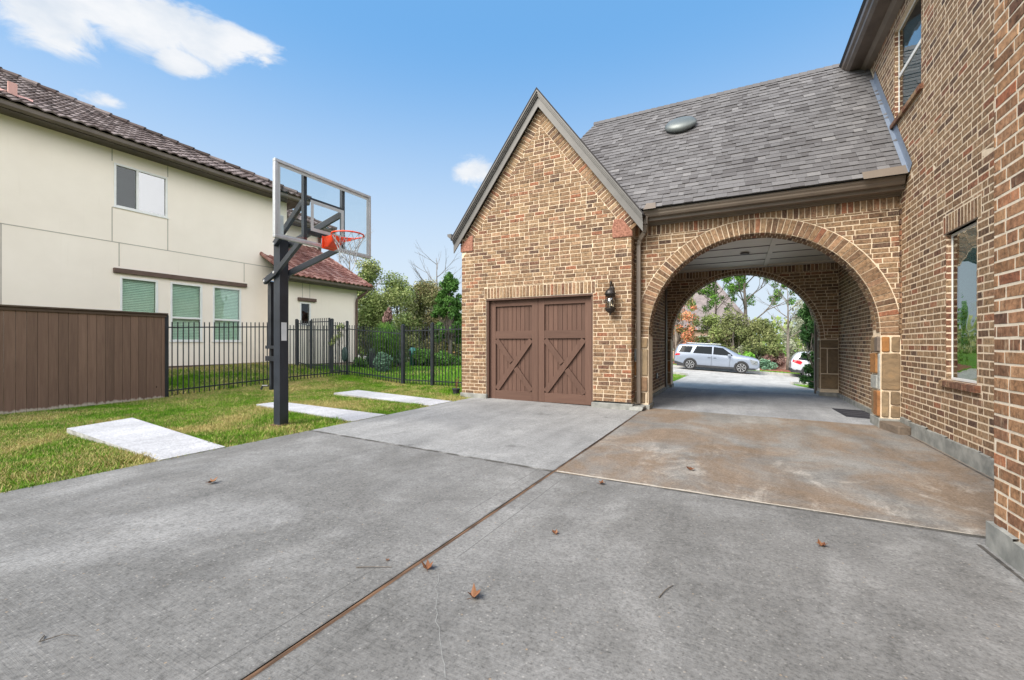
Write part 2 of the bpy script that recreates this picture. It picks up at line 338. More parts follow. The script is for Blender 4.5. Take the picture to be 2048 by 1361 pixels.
# ------------------------------------------------------------------ object helpers
def tag(o, label=None, cat=None, group=None, kind=None):
    if label: o['label'] = label
    if cat: o['category'] = cat
    if group: o['group'] = group
    if kind: o['kind'] = kind
    return o
def thing(name, label, cat, loc=(0, 0, 0), rz=0, group=None):
    o = bpy.data.objects.new(name, None); C.objects.link(o); o.location = loc; o.rotation_euler = (0, 0, rz); o.empty_display_size = .2
    return tag(o, label, cat, group)
def wloc(p):
    v = Vector((0, 0, 0))
    while p is not None: v = v + p.location; p = p.parent
    return v
class MB:
    """collects shapes, then links them as ONE mesh object"""
    def __init__(s): s.v = []; s.f = []; s.m = []; s.r = []; s.mi = 0; s.rn = 0.0
    def add(s, vs, fs, mi=None, rn=None):
        o = len(s.v); s.v += [tuple(p) for p in vs]
        for f in fs:
            s.f.append([i+o for i in f]); s.m.append(s.mi if mi is None else mi); s.r.append(s.rn if rn is None else rn)
    def box(s, a, b, **k):
        x0, y0, z0 = [min(p, q) for p, q in zip(a, b)]; x1, y1, z1 = [max(p, q) for p, q in zip(a, b)]
        s.add([(x0,y0,z0),(x1,y0,z0),(x1,y1,z0),(x0,y1,z0),(x0,y0,z1),(x1,y0,z1),(x1,y1,z1),(x0,y1,z1)],
              [(0,3,2,1),(4,5,6,7),(0,1,5,4),(1,2,6,5),(2,3,7,6),(3,0,4,7)], **k)
    def prism(s, pts, d, **k):      # planar polygon (3d pts) extruded along vector d
        n = len(pts); P = [Vector(p) for p in pts]; D = Vector(d)
        s.add(P+[p+D for p in P], [tuple(range(n))[::-1], tuple(range(n, 2*n))]+[(i, (i+1) % n, n+(i+1) % n, n+i) for i in range(n)], **k)
    def bar(s, a, b, w, h, up=(0, 0, 1), **k):   # rectangular bar
        a, b, up = Vector(a), Vector(b), Vector(up); d = (b-a).normalized(); x = d.cross(up).normalized(); y = x.cross(d).normalized()
        vs = [p+x*sx*w/2+y*sy*h/2 for p in (a, b) for sx, sy in ((-1, -1), (1, -1), (1, 1), (-1, 1))]
        s.add(vs, [(3,2,1,0),(4,5,6,7),(0,1,5,4),(1,2,6,5),(2,3,7,6),(3,0,4,7)], **k)
    def tube(s, pts, rad, n=8, cap=True, **k):
        P = [Vector(p) for p in pts]; rad = rad if hasattr(rad, '__len__') else [rad]*len(P); rings = []
        x = None
        for i, p in enumerate(P):
            d = (P[min(i+1, len(P)-1)]-P[max(i-1, 0)]).normalized()
            if x is None: x = d.orthogonal().normalized()
            x = (x-d*x.dot(d)); x = x.normalized() if x.length > 1e-6 else d.orthogonal().normalized()
            y = d.cross(x)
            rings.append([p+(x*math.cos(2*math.pi*j/n)+y*math.sin(2*math.pi*j/n))*rad[i] for j in range(n)])
        vs = [v for r in rings for v in r]; fs = []
        for i in range(len(P)-1):
            for j in range(n): fs.append((i*n+j, i*n+(j+1) % n, (i+1)*n+(j+1) % n, (i+1)*n+j))
        if cap: fs += [tuple(range(n))[::-1], tuple(range((len(P)-1)*n, len(P)*n))]
        s.add(vs, fs, **k)
    def lathe(s, c, prof, n=20, axis='Z', **k):   # prof: (r, h)
        vs = []; c = Vector(c)
        for r, h in prof:
            for j in range(n):
                a = 2*math.pi*j/n; q = (r*math.cos(a), r*math.sin(a), h)
                if axis == 'Y': q = (q[0], q[2], q[1])
                if axis == 'X': q = (q[2], q[0], q[1])
                vs.append(c+Vector(q))
        fs = [(i*n+j, i*n+(j+1) % n, (i+1)*n+(j+1) % n, (i+1)*n+j) for i in range(len(prof)-1) for j in range(n)]
        fs += [tuple(range(n))[::-1], tuple(range((len(prof)-1)*n, len(prof)*n))]
        s.add(vs, fs, **k)
    def build(s, name, mats, parent=None, label=None, smooth=False, bevel=0, local=False, attr=True):
        mats = mats if isinstance(mats, (list, tuple)) else [mats]
        me = bpy.data.meshes.new(name)
        off = Vector((0, 0, 0)) if (parent is None or local) else wloc(parent)
        me.from_pydata([(p[0]-off.x, p[1]-off.y, p[2]-off.z) for p in s.v], [], s.f)
        for m in mats: me.materials.append(m)
        me.polygons.foreach_set('material_index', s.m)
        if attr:
            a = me.attributes.new('rnd', 'FLOAT', 'FACE'); a.data.foreach_set('value', s.r)
        if smooth: me.polygons.foreach_set('use_smooth', [True]*len(s.f))
        me.update(); o = bpy.data.objects.new(name, me); C.objects.link(o); o.parent = parent
        if bevel:
            b = o.modifiers.new('bevel', 'BEVEL'); b.width = bevel; b.segments = 2; b.limit_method = 'ANGLE'
        if smooth and not bevel:
            pass
        if label: o['label'] = label
        return o
def np_mesh(name, verts, k, mat, parent=None, rnd=None, label=None):
    """verts (N*k,3): N separate k-gons"""
    n = len(verts)//k; me = bpy.data.meshes.new(name)
    if parent is not None: verts = verts-np.array(wloc(parent))[None, :]
    me.vertices.add(len(verts)); me.vertices.foreach_set('co', verts.astype(np.float32).ravel())
    me.loops.add(n*k); me.loops.foreach_set('vertex_index', np.arange(n*k, dtype=np.int32))
    me.polygons.add(n); me.polygons.foreach_set('loop_start', np.arange(0, n*k, k, dtype=np.int32))
    me.polygons.foreach_set('loop_total', np.full(n, k, dtype=np.int32))
    me.update(calc_edges=True); me.materials.append(mat)
    if rnd is not None:
        a = me.attributes.new('rnd', 'FLOAT', 'FACE'); a.data.foreach_set('value', rnd.astype(np.float32))
    o = bpy.data.objects.new(name, me); C.objects.link(o); o.parent = parent
    if label: o['label'] = label
    return o

# ------------------------------------------------------------------ ground heights
def ss(v, a, b):
    t = min(1, max(0, (v-a)/(b-a))); return t*t*(3-2*t)
def lin(v, xs, ys):
    return float(np.interp(v, xs, ys))
def H(x, y):
    near = -0.012*(min(max(x, -6), 2.4)+6)*min(1, max(0, y/6))
    left = .2*ss(-x, 9.3, 12)*ss(y, 3.5, 10.75)
    if x < -12: left += .36*ss(-x, 12, 16)*ss(y, 1, 6)*(1-.75*ss(y, 11, 15))
    back = near+left*(1-.9*ss(y, 15, 30))
    front = lin(y, [14.3, 16, 20, 25, 28, 34.2, 35.2], [-.06, -.12, -.31, -.51, -.60, -.63, -.54])-.057*max(-11, min(11, x))*ss(y, 16, 25)
    w = ss(x, -9, -4) if y < 40 else 1
    w *= ss(y, 14.3, 15.5)
    far = ss(y, 18, 30)*(1-w)
    return back*(1-w)*(1-far)+front*w+far*front*(1-w)

def grid_sheet(mb, xs, ys, hf, mi=0, flip=False):
    vs = [(x, y, hf(x, y)) for y in ys for x in xs]; n = len(xs)
    fs = [(j*n+i, j*n+i+1, (j+1)*n+i+1, (j+1)*n+i) for j in range(len(ys)-1) for i in range(n-1)]
    mb.add(vs, fs, mi)
def frange(a, b, st):
    n = max(1, int(round((b-a)/st))); return [a+(b-a)*i/n for i in range(n+1)]

# terrain (to the horizon)
mb = MB()
xs = [-900, -400, -200, -100, -60, -40, -30]+frange(-24, 10, .5)+[14, 20, 30, 40, 60, 100, 200, 400, 900]
ys = [-300, -100, -40, -20, -10, -5]+frange(-3, 40, .5)+[45, 55, 70, 100, 160, 250, 400, 900]
def HT(x, y):
    h = H(x, y)
    if -5.6 < x < 3 and y < 14.6: h -= .09
    elif -5.9 < x <= -5.6 and y < 9: h -= .02
    if -2.2 < x < 2.3 and 14.5 <= y < 25.5: h -= .09
    if 25 <= y <= 34.2 and abs(x) < 60: h -= .09
    return h-.015
xs = sorted(set(xs+[-5.95, -5.62, -5.58, -2.3, -2.24, 2.24, 2.3])); ys = sorted(set(ys+[14.55, 14.65, 24.9, 25.0, 25.05, 34.2, 34.3]))
grid_sheet(mb, xs, ys, HT)
tag(mb.build('ground', M['soil'], smooth=True), kind='structure')

# driveway slabs
mb = MB()
T = .0
JX, JY = -1.70, 4.24
def skew(mb):
    mb.v = [(x, y+.042*max(0, JX-x)*math.exp(-((y-JY)/1.5)**2), z) for x, y, z in mb.v]
def slab(x0, x1, y0, y1, mi):
    grid_sheet(mb, frange(x0, x1, .5), frange(y0, y1, .5), H, mi)
    for (a, b) in (((x0, y0), (x1, y0)), ((x1, y0), (x1, y1)), ((x1, y1), (x0, y1)), ((x0, y1), (x0, y0))):
        za, zb = H(*a), H(*b); mb.add([(*a, za-.09), (*b, zb-.09), (*b, zb), (*a, za)], [(0, 1, 2, 3)], mi)
slab(-5.70, JX-.016, -4, JY-.009, 0); slab(JX+.016, 6, -4, JY-.009, 0)
slab(-5.70, JX-.012, JY+.009, 9.3, 1); slab(JX+.012, 2.5, JY+.009, 9.45, 2)
slab(-2.6, 2.5, 9.462, 14.3, 3)
slab(-2.24, 2.26, 14.31, 19.5, 4); slab(-2.24, 2.26, 19.52, 25.0, 4)
skew(mb)
tag(mb.build('driveway', [M['conc_front'], M['conc_back'], M['conc_brown'], M['conc_cover'], M['conc_street']]), kind='structure')
mb = MB()
ysj = frange(-4, 9.3, .35)
rj = [(random.uniform(-.004, .004), random.uniform(-.004, .004)) for _ in ysj]
vs = []
for y, (a, b) in zip(ysj, rj): vs += [(JX-.014+a, y, H(JX, y)-.004), (JX, y, H(JX, y)-.0005), (JX+.014+b, y, H(JX, y)-.004)]
mb.add(vs, [(i*3+j, i*3+j+1, i*3+j+4, i*3+j+3) for i in range(len(ysj)-1) for j in (0, 1)], 0)
for x0, x1 in ((-5.7, JX-.03), (JX+.03, 2.4)):
    for a, b in zip(frange(x0, x1, .5)[:-1], frange(x0, x1, .5)[1:]):
        w = random.uniform(.013, .022); mb.add([(a, JY-w, H(a, JY)-.008), (b, JY-w, H(b, JY)-.008), (b, JY+w, H(b, JY)-.008), (a, JY+w, H(a, JY)-.008)], [(0, 1, 2, 3)], 1)
xr = frange(JX+.03, 1.5, .11); pr = [(random.uniform(.004, .016), random.uniform(.026, .05)) for _ in xr]
for (a, (a0, a1)), (b, (b0, b1)) in zip(list(zip(xr, pr))[:-1], list(zip(xr, pr))[1:]):
    mb.add([(a, JY+a0, H(a, JY)+.001), (b, JY+b0, H(b, JY)+.001), (b, JY+(b0+b1)/2, H(b, JY)+.006), (a, JY+(a0+a1)/2, H(a, JY)+.006), (b, JY+b1, H(b, JY)+.001), (a, JY+a1, H(a, JY)+.001)], [(0, 1, 2, 3), (3, 2, 4, 5)], 2)
for x, y0, y1 in ((2.335, 4.1, 9.0), (1.455, -3, 4.06)):
    for a, b in zip(frange(y0, y1, .4)[:-1], frange(y0, y1, .4)[1:]):
        w = random.uniform(.008, .014); mb.add([(x-w, a, H(x, a)+.0025), (x+w, a, H(x, a)+.0025), (x+w, b, H(x, b)+.0025), (x-w, b, H(x, b)+.0025)], [(0, 1, 2, 3)], 1)
skew(mb)
tag(mb.build('driveway_joint', [M['joint'], M['joint_dk'], noisy('pale_cement_edge', (.30, .27, .23), (.46, .42, .37), 20, .95, bs=.6)]), kind='structure')

mb = MB(); random.seed(5); cp = []
for t in range(15):
    u = t/14; x = -1.53+.42*u+.10*u*u+random.uniform(-.01, .01); y = 2.02-.62*u+random.uniform(-.012, .012); cp.append((x, y))
for (a, b) in zip(cp[:-1], cp[1:]):
    w = .0015; mb.add([(a[0]-w, a[1]-w, H(*a)+.0012), (a[0]+w, a[1]+w, H(*a)+.0012), (b[0]+w, b[1]+w, H(*b)+.0012), (b[0]-w, b[1]-w, H(*b)+.0012)], [(0, 1, 2, 3)])
tag(mb.build('driveway_crack', noisy('pale_crack', (.19, .19, .185), (.29, .29, .28), 30, .95)), kind='structure')
# street + kerbs
mb = MB()
grid_sheet(mb, frange(-60, 60, 2), frange(25.0, 34.2, 1), lambda x, y: H(x, y)-.004)
tag(mb.build('street', M['conc_street']), kind='structure')
mb = MB()
def kerb_line(pts, w=.15, h=.12):
    for a, b in zip(pts[:-1], pts[1:]):
        za, zb = H(*a), H(*b); mb.bar((a[0], a[1], za+h/2-.06), (b[0], b[1], zb+h/2-.06), w, h+.12)
kerb_line([(x, 34.28) for x in frange(-60, 60, 4)])
kerb_line([(-60, 24.95), (-40, 24.95), (-20, 24.95), (-10, 24.95), (-4.2, 24.95)]+[(-4.2+1.9*math.sin(a), 24.95-.9*(1-math.cos(a))) for a in (.5, 1.0, 1.5)])
kerb_line([(4.0-1.7*math.sin(a), 24.95-.9*(1-math.cos(a))) for a in (1.5, 1.0, .5)]+[(4.0, 24.95), (10, 24.95), (20, 24.95), (60, 24.95)])
tag(mb.build('kerb', M['conc_street']), kind='structure')

# three white slabs in the lawn
def white_slab(pts, h, label, group='white concrete pads between driveway and lawn'):
    cx = sum(p[0] for p in pts)/4; cy = sum(p[1] for p in pts)/4
    mb = MB(); n = 14
    top = []; 
    P = [Vector((p[0], p[1], (H(-5.75, p[1])+.004) if p[0] > -6 else (H(p[0], p[1])+h))) for p in pts]
    mb.add(P+[p-Vector((0, 0, .18)) for p in P], [(0, 1, 2, 3)], 0)
    mb.add(P+[p-Vector((0, 0, .18)) for p in P], [(4, 5, 1, 0), (5, 6, 2, 1), (6, 7, 3, 2), (7, 4, 0, 3)], 1)
    o = mb.build('concrete_pad', [M['slab'], M['slab_side']], bevel=.008)
    tag(o, label, 'concrete pad', group); return o
white_slab([(-8.62, 2.62), (-5.72, 2.50), (-5.72, 3.20), (-8.9, 3.50)], .075, 'white concrete pad nearest the camera, with a thick grey side showing')
white_slab([(-8.95, 5.62), (-5.72, 5.22), (-5.72, 6.02), (-8.95, 6.14)], .03, 'white concrete pad right behind the basketball pole')
white_slab([(-9.1, 7.72), (-5.72, 7.32), (-5.72, 8.12), (-9.1, 8.52)], .05, 'white concrete pad nearest the garage corner and the back fence')
PADP = [[(-8.59, 2.645), (-5.70, 2.525), (-5.70, 3.175), (-8.86, 3.475)], [(-8.92, 5.645), (-5.70, 5.245), (-5.70, 5.995), (-8.92, 6.115)], [(-9.07, 7.745), (-5.70, 7.345), (-5.70, 8.095), (-9.07, 8.495)]]
PADS = [(-8.95, -5.7, 2.55, 3.42), (-8.98, -5.7, 5.42, 6.06), (-9.12, -5.7, 7.52, 8.32)]

# grass blades
def blades(n, x0, x1, y0, y1, hmin, hmax, w, skip=()):
    x = rng.uniform(x0, x1, n); y = rng.uniform(y0, y1, n)
    keep = np.ones(n, bool)
    for (a, b, c, d) in (): keep &= ~((x > a) & (x < b) & (y > c) & (y < d))
    for P4 in (PADP if skip else []):
        ins = np.ones(n, bool)
        for q in range(4):
            (ax, ay), (bx, by) = P4[q], P4[(q+1) % 4]; ins &= ((bx-ax)*(y-ay)-(by-ay)*(x-ax)) > 0
        keep &= ~ins
    x, y = x[keep], y[keep]; n = len(x)
    # cheap height lookup
    gx = np.linspace(x0, x1, 60); gy = np.linspace(y0, y1, 60)
    Z = np.array([[HT(a, b) for a in gx] for b in gy])
    ix = np.clip((x-x0)/(x1-x0)*59, 0, 58.999); iy = np.clip((y-y0)/(y1-y0)*59, 0, 58.999)
    i0 = ix.astype(int); j0 = iy.astype(int); fx = ix-i0; fy = iy-j0
    z = (Z[j0, i0]*(1-fx)*(1-fy)+Z[j0, i0+1]*fx*(1-fy)+Z[j0+1, i0]*(1-fx)*fy+Z[j0+1, i0+1]*fx*fy)
    h = rng.uniform(hmin, hmax, n); a = rng.uniform(0, 2*np.pi, n); lean = rng.uniform(.2, 1.3, n)*h; la = rng.uniform(0, 2*np.pi, n)
    ww = w*rng.uniform(.6, 1.4, n)
    V = np.zeros((n, 3, 3))
    V[:, 0] = np.stack([x-np.cos(a)*ww, y-np.sin(a)*ww, z-.004], 1); V[:, 1] = np.stack([x+np.cos(a)*ww, y+np.sin(a)*ww, z-.004], 1)
    V[:, 2] = np.stack([x+np.cos(la)*lean, y+np.sin(la)*lean, z+h], 1)
    return V.reshape(-1, 3)
EDGE = -5.70
g = [blades(330000, -12.1, EDGE+.03, .8, 9.9, .02, .05, .0045, PADS),
     blades(45000, -12.1, -6.0, 8.9, 11.2, .03, .07, .008),
     blades(45000, -16.2, -12.1, 3.5, 11, .04, .10, .012),
     blades(40000, -16.0, -6.2, 11, 20, .03, .08, .016),
     blades(9000, -6.2, -5.66, .8, 9.2, .03, .075, .006, PADS),
     blades(8000, -8, -2.3, 15, 25, .03, .07, .02), blades(8000, 2.3, 6, 15, 25, .03, .07, .02),
     blades(14000, -10, 12, 34.4, 36.7, .04, .09, .03)]
g = np.concatenate(g)
tag(np_mesh('grass', g, 3, M['grass'], rnd=rng.random(len(g)//3)), 'short mown lawn with straw coloured dry patches', 'grass', kind='stuff')

# ------------------------------------------------------------------ brickwork
def clip(poly, nx, ny, d):      # keep nx*u+ny*v <= d
    out = []; n = len(poly)
    for i in range(n):
        a, b = poly[i], poly[(i+1) % n]; da = nx*a[0]+ny*a[1]-d; db = nx*b[0]+ny*b[1]-d
        if da <= 0: out.append(a)
        if (da < 0 < db) or (db < 0 < da):
            t = da/(da-db); out.append((a[0]+(b[0]-a[0])*t, a[1]+(b[1]-a[1])*t))
    return out
def area(p): return abs(sum(p[i][0]*p[(i+1) % len(p)][1]-p[(i+1) % len(p)][0]*p[i][1] for i in range(len(p))))/2
def minus_rect(poly, r, g=.006):
    u0, u1, v0, v1 = r[0]-g, r[1]+g, r[2]-g, r[3]+g; res = []; rem = poly
    for hp in ((1, 0, u0), (-1, 0, -u1), (0, 1, v0), (0, -1, -v1)):
        o = clip(rem, *hp)
        if len(o) > 2: res.append(o)
        rem = clip(rem, -hp[0], -hp[1], -hp[2])
        if len(rem) < 3: break
    return res
THK = [1.0]
def emit_brick(mb, fr, poly, th=.009, rn=None, mi=1, j=.0022, inset=.0035):
    if len(poly) < 3 or area(poly) < .0007: return
    cu = sum(p[0] for p in poly)/len(poly); cv = sum(p[1] for p in poly)/len(poly)
    poly = [(p[0]+random.uniform(-j, j), p[1]+random.uniform(-j, j)) for p in poly]
    top = [(p[0]-math.copysign(min(inset, abs(p[0]-cu)), p[0]-cu), p[1]-math.copysign(min(inset, abs(p[1]-cv)), p[1]-cv)) for p in poly]
    t = th*THK[0]*random.uniform(.55, 1.35); n = len(poly)
    vs = [fr(p[0], p[1], -.002) for p in poly]+[fr(p[0], p[1], t+random.uniform(-.0012, .0012)) for p in top]
    mb.add(vs, [tuple(range(n, 2*n))]+[(i, (i+1) % n, n+(i+1) % n, n+i) for i in range(n)], mi, random.random() if rn is None else rn)
BH, BL, JT = .0855, .245, .0135
def running(mb, fr, u0, u1, v0, v1, holes=(), halfs=(), circ=None, bh=BH, bl=BL, jt=JT, mi=1, phase=0):
    r0 = int(math.floor(v0/bh)); r1 = int(math.ceil(v1/bh))
    for r in range(r0, r1):
        a, b = r*bh+jt/2, (r+1)*bh-jt/2
        if b <= v0 or a >= v1: continue
        u = u0-(bl*.5 if (r+phase) % 2 else 0)-random.uniform(0, .02)
        while u < u1:
            L = bl*random.choice([1, 1, 1, 1, 1, .97, 1.03]) if random.random() > .13 else bl*.5
            p = [(max(u+jt/2, u0), max(a, v0)), (min(u+L-jt/2, u1), max(a, v0)), (min(u+L-jt/2, u1), min(b, v1)), (max(u+jt/2, u0), min(b, v1))]
            u += L
            if p[1][0]-p[0][0] < .02: continue
            polys = [p]
            for h in halfs: polys = [q for q in (clip(q, *h) for q in polys) if len(q) > 2]
            for h in holes: polys = [q for w in polys for q in minus_rect(w, h)]
            if circ:
                cu, cv, cr, vmin = circ; nq = []
                for q in polys:
                    mu = sum(t[0] for t in q)/len(q); mv = sum(t[1] for t in q)/len(q)
                    if mv < vmin: # straight jamb below the springing
                        nq += minus_rect(q, (cu-cr, cu+cr, -9, vmin+1)); continue
                    dd = [math.hypot(t[0]-cu, t[1]-cv) for t in q]
                    if min(dd) > cr+.15: nq.append(q); continue
                    if max(dd) < cr: continue
                    # tangent through the farthest outside direction
                    best = max(q, key=lambda t: math.hypot(t[0]-cu, t[1]-cv))
                    an = math.atan2((mv+best[1])/2-cv, (mu+best[0])/2-cu); nx, ny = math.cos(an), math.sin(an)
                    c = clip(q, -nx, -ny, -(nx*cu+ny*cv+cr+.008))
                    if len(c) > 2: nq.append(c)
                polys = nq
            rn = random.random()
            for q in polys: emit_brick(mb, fr, q, rn=rn, mi=mi)
def soldiers(mb, fr, u0, u1, v0, v1, w=.086, mi=1, halfs=(), jt=JT, circ=None):
    n = max(1, round((u1-u0)/w)); w = (u1-u0)/n
    for i in range(n):
        p = [(u0+i*w+jt/2, v0+jt/2), (u0+(i+1)*w-jt/2, v0+jt/2), (u0+(i+1)*w-jt/2, v1-jt/2), (u0+i*w+jt/2, v1-jt/2)]
        for h in halfs:
            p = clip(p, *h)
            if len(p) < 3: break
        if len(p) > 2 and circ:
            cu, cv, cr = circ; mu = sum(t[0] for t in p)/len(p)
            if min(math.hypot(t[0]-cu, t[1]-cv) for t in p) < cr:
                an = math.atan2(p[0][1]+.02-cv, mu-cu); nx, ny = math.cos(an), math.sin(an)
                p = clip(p, -nx, -ny, -(nx*cu+ny*cv+cr+.008))
        if len(p) > 2: emit_brick(mb, fr, p, mi=mi)
def fY(y):   # plane facing -Y at y
    return lambda u, v, n: (u, y-n, v)
def fX(x):   # plane facing -X at x, u = y
    return lambda u, v, n: (x-n, u, v)
def fXp(x):  # plane facing +X
    return lambda u, v, n: (x+n, u, v)
def fYp(y):
    return lambda u, v, n: (u, y+n, v)
def quad(mb, fr, u0, u1, v0, v1, mi=0, n=0): mb.add([fr(u0, v0, n), fr(u1, v0, n), fr(u1, v1, n), fr(u0, v1, n)], [(0, 1, 2, 3)], mi)

BR = [M['mortar'], M['brick']]
BRR = [M['mortar_grey'], M['brick_red']]
# ============================ garage with gable
GY = 8.95; GX0, GX1 = -6.02, -1.90; AX, AZ, GK = -3.92, 6.62, 1.344       # brick apex
DX0, DX1, DZ = -5.33, -2.70, 2.37
gar = thing('brick_garage', 'brick garage with steep gable and brown barn style door', 'garage', (AX, GY, 0))
mb = MB(); f = fY(GY)
FZ = .10
quad(mb, f, GX0, DX0, FZ, DZ); quad(mb, f, DX1, GX1, FZ, DZ)
zl = AZ-GK*(AX-GX0); zr = AZ-GK*(GX1-AX)
mb.add([f(GX0, DZ, 0), f(GX1, DZ, 0), f(GX1, zr, 0), f(AX, AZ, 0), f(GX0, zl, 0)], [(0, 1, 2, 3, 4)])
# door reveals
mb.add([(DX0, GY, FZ), (DX0, GY+.16, FZ), (DX0, GY+.16, DZ), (DX0, GY, DZ)], [(0, 1, 2, 3)]); mb.add([(DX1, GY, FZ), (DX1, GY+.16, FZ), (DX1, GY+.16, DZ), (DX1, GY, DZ)], [(0, 1, 2, 3)])
gl = math.hypot(1, GK); RW = .25   # rake ring width
hl = (-GK/gl, 1/gl, (-GK*AX+AZ)/gl); hr = (GK/gl, 1/gl, (GK*AX+AZ)/gl)
hl_in = (hl[0], hl[1], hl[2]-RW); hr_in = (hr[0], hr[1], hr[2]-RW)
running(mb, f, GX0, GX1, FZ, 7.0, holes=[(DX0-.0, DX1+.0, -1, DZ), (DX0-.05, DX1+.05, DZ, DZ+.26), (GX0-.1, -5.70, 3.55, 3.92), (-2.27, GX1+.1, 3.48, 3.86)], halfs=[hl_in, hr_in])
soldiers(mb, f, DX0-.05, DX1+.05, DZ+.004, DZ+.258)
# rake soldier bricks, perpendicular to the slopes
for sgn in (-1, 1):
    d = (sgn/gl, -GK/gl); nrm = (-sgn*GK/gl, -1/gl)
    fr2 = lambda u, v, n, d=d, nrm=nrm: f(AX+d[0]*u+nrm[0]*v, AZ+d[1]*u+nrm[1]*v, n)
    soldiers(mb, fr2, .0, 3.62, .0, RW, halfs=[(-1, GK, 0.0)] if True else [])
# left and right flanks
quad(mb, fX(GX0), GY, 14.3, 0, zl+.1); running(mb, fX(GX0), GY+.06, 14.3, FZ, zl+.1)
quad(mb, fXp(GX1), GY, 14.6, FZ-.2, zr+.05); running(mb, fXp(GX1), GY, 14.2, FZ, 3.5)
mb.build('wall', BR, gar)
mb = MB()
mb.box((GX0-.035, GY-.035, -.1), (DX0+.03, GY+.2, FZ)); mb.build('foundation', M['founda'], gar, bevel=.015)
mb = MB(); mb.box((DX1-.03, GY-.035, -.15), (GX1+.035, GY+.2, FZ-.03))
mb.build('foundation', M['founda'], gar, bevel=.015)
for sgn, (u0, u1, v0, v1) in ((-1, (GX0-.03, -5.70, 3.55, 3.92)), (1, (-2.27, GX1+.03, 3.48, 3.84))):
    mb = MB(); k = .32
    if sgn < 0: p = [(u0, v0), (u1+.01, v0), (u1+.01, v1+.01), (u0+.26, v1+.01), (u0, v1-.24)]
    else: p = [(u0-.01, v0), (u1, v0), (u1, v1-.26), (u1-.2, v1+.02), (u0+.02, v1+.03), (u0-.02, v1-.15)]
    mb.prism([(a, GY-.03, b) for a, b in p], (0, .06, 0)); mb.build('kneeler_block', M['terra'], gar, bevel=.02)
# rake boards and mouldings
RA = (AX, AZ+.30)   # fascia apex (top outer)
for sgn in (-1, 1):
    L = 2.27; lo = (AX+sgn*L, RA[1]-GK*L)
    t = .30
    mb = MB()
    def band(o0, o1, y0, y1, mi=0, cut=True):  # offsets measured vertically below the roof line
        a0 = (AX, RA[1]-o0); a1 = (AX, RA[1]-o1); b0 = (lo[0], lo[1]-o0); b1 = (lo[0], lo[1]-o1)
        mb.prism([(a0[0], y0, a0[1]), (b0[0], y0, b0[1]), (b1[0], y0, b1[1]), (a1[0], y0, a1[1])], (0, y1-y0, 0), mi=mi)
    band(.125, .34, GY-.115, GY-.085)
    band(.085, .125, GY-.145, GY-.085); band(.04, .085, GY-.17, GY-.085); band(.0, .04, GY-.195, GY-.085)
    mb.build('rake_board', M['trim_grey'], gar)
    mb = MB()   # soffit between board and wall
    mb.prism([(AX, GY-.085, RA[1]-.13), (lo[0], GY-.085, lo[1]-.13), (lo[0], GY-.085, lo[1]-.16), (AX, GY-.085, RA[1]-.16)], (0, .09, 0)); mb.build('rake_soffit', M['trim_grey'], gar)
# roof slopes
mb = MB()
for sgn in (-1, 1):
    L = 2.30
    mb.prism([(AX, GY-.20, RA[1]+.002), (AX+sgn*L, GY-.20, RA[1]-GK*L+.002), (AX+sgn*L, GY-.20, RA[1]-GK*L+.045), (AX, GY-.20, RA[1]+.045)], (0, 5.6, 0))
rf = mb.build('roof', M['shingle'], gar)
mb = MB()
mb.prism([(GX0-.19, GY-.2, 3.99), (GX0-.30, GY-.2, 3.99), (GX0-.29, GY-.2, 3.93), (GX0-.24, GY-.2, 3.89), (GX0-.17, GY-.2, 3.89)], (0, 5.4, 0)); mb.build('gutter', M['trim_grey'], gar)
# garage door
DYY = GY+.13
mb = MB()
mb.box((DX0, GY+.005, DZ-.045), (DX1, GY+.20, DZ+.0)); mb.box((DX0, GY+.03, .0), (DX0+.055, GY+.2, DZ-.045)); mb.box((DX1-.055, GY+.03, -.05), (DX1, GY+.2, DZ-.045))
mb.build('door_frame', M['trim_dark'], gar, bevel=.006).data.materials[0] = M['door_wood']
door = MB(); dx0, dx1 = DX0+.055, DX1-.055; dz0, dz1 = .0, DZ-.045; half = (dx0+dx1)/2
def planks(mb, x0, x1, z0, z1, y, w=.105):
    n = max(1, round((x1-x0)/w)); w = (x1-x0)/n
    for i in range(n): mb.box((x0+i*w+.005, y, z0), (x0+(i+1)*w-.005, y+.02, z1), rn=random.random())
door.box((dx0, DYY+.032, dz0-.05), (dx1, DYY+.06, dz1), rn=.0)
st = .15; mid0, mid1 = 1.42, 1.60
leafs = [(dx0, half-.004), (half+.004, dx1)]
for (a, b) in leafs:
    planks(door, a+st-.02, b-st+.02, .1, dz1-.1, DYY+.018)
dr = door.build('garage_door', M['door_wood'], gar)
sv_, sh_ = MB(), MB()
for (a, b) in leafs:
    for x0, x1 in ((a, a+st), (b-st, b)):
        sv_ = MB(); sv_.box((x0, DYY-.024, dz0-.02), (x1, DYY+.02, dz1), rn=random.random()); sv_.build('stile', M['door_wood'], dr, bevel=.004)
    for z0, z1 in ((dz0-.02, dz0+.19), (mid0, mid1), (dz1-.14, dz1)):
        sh_ = MB(); sh_.box((a+st, DYY-.022, z0), (b-st, DYY+.02, z1), rn=random.random()); sh_.build('rail', M['door_wood_h'], dr, bevel=.004)
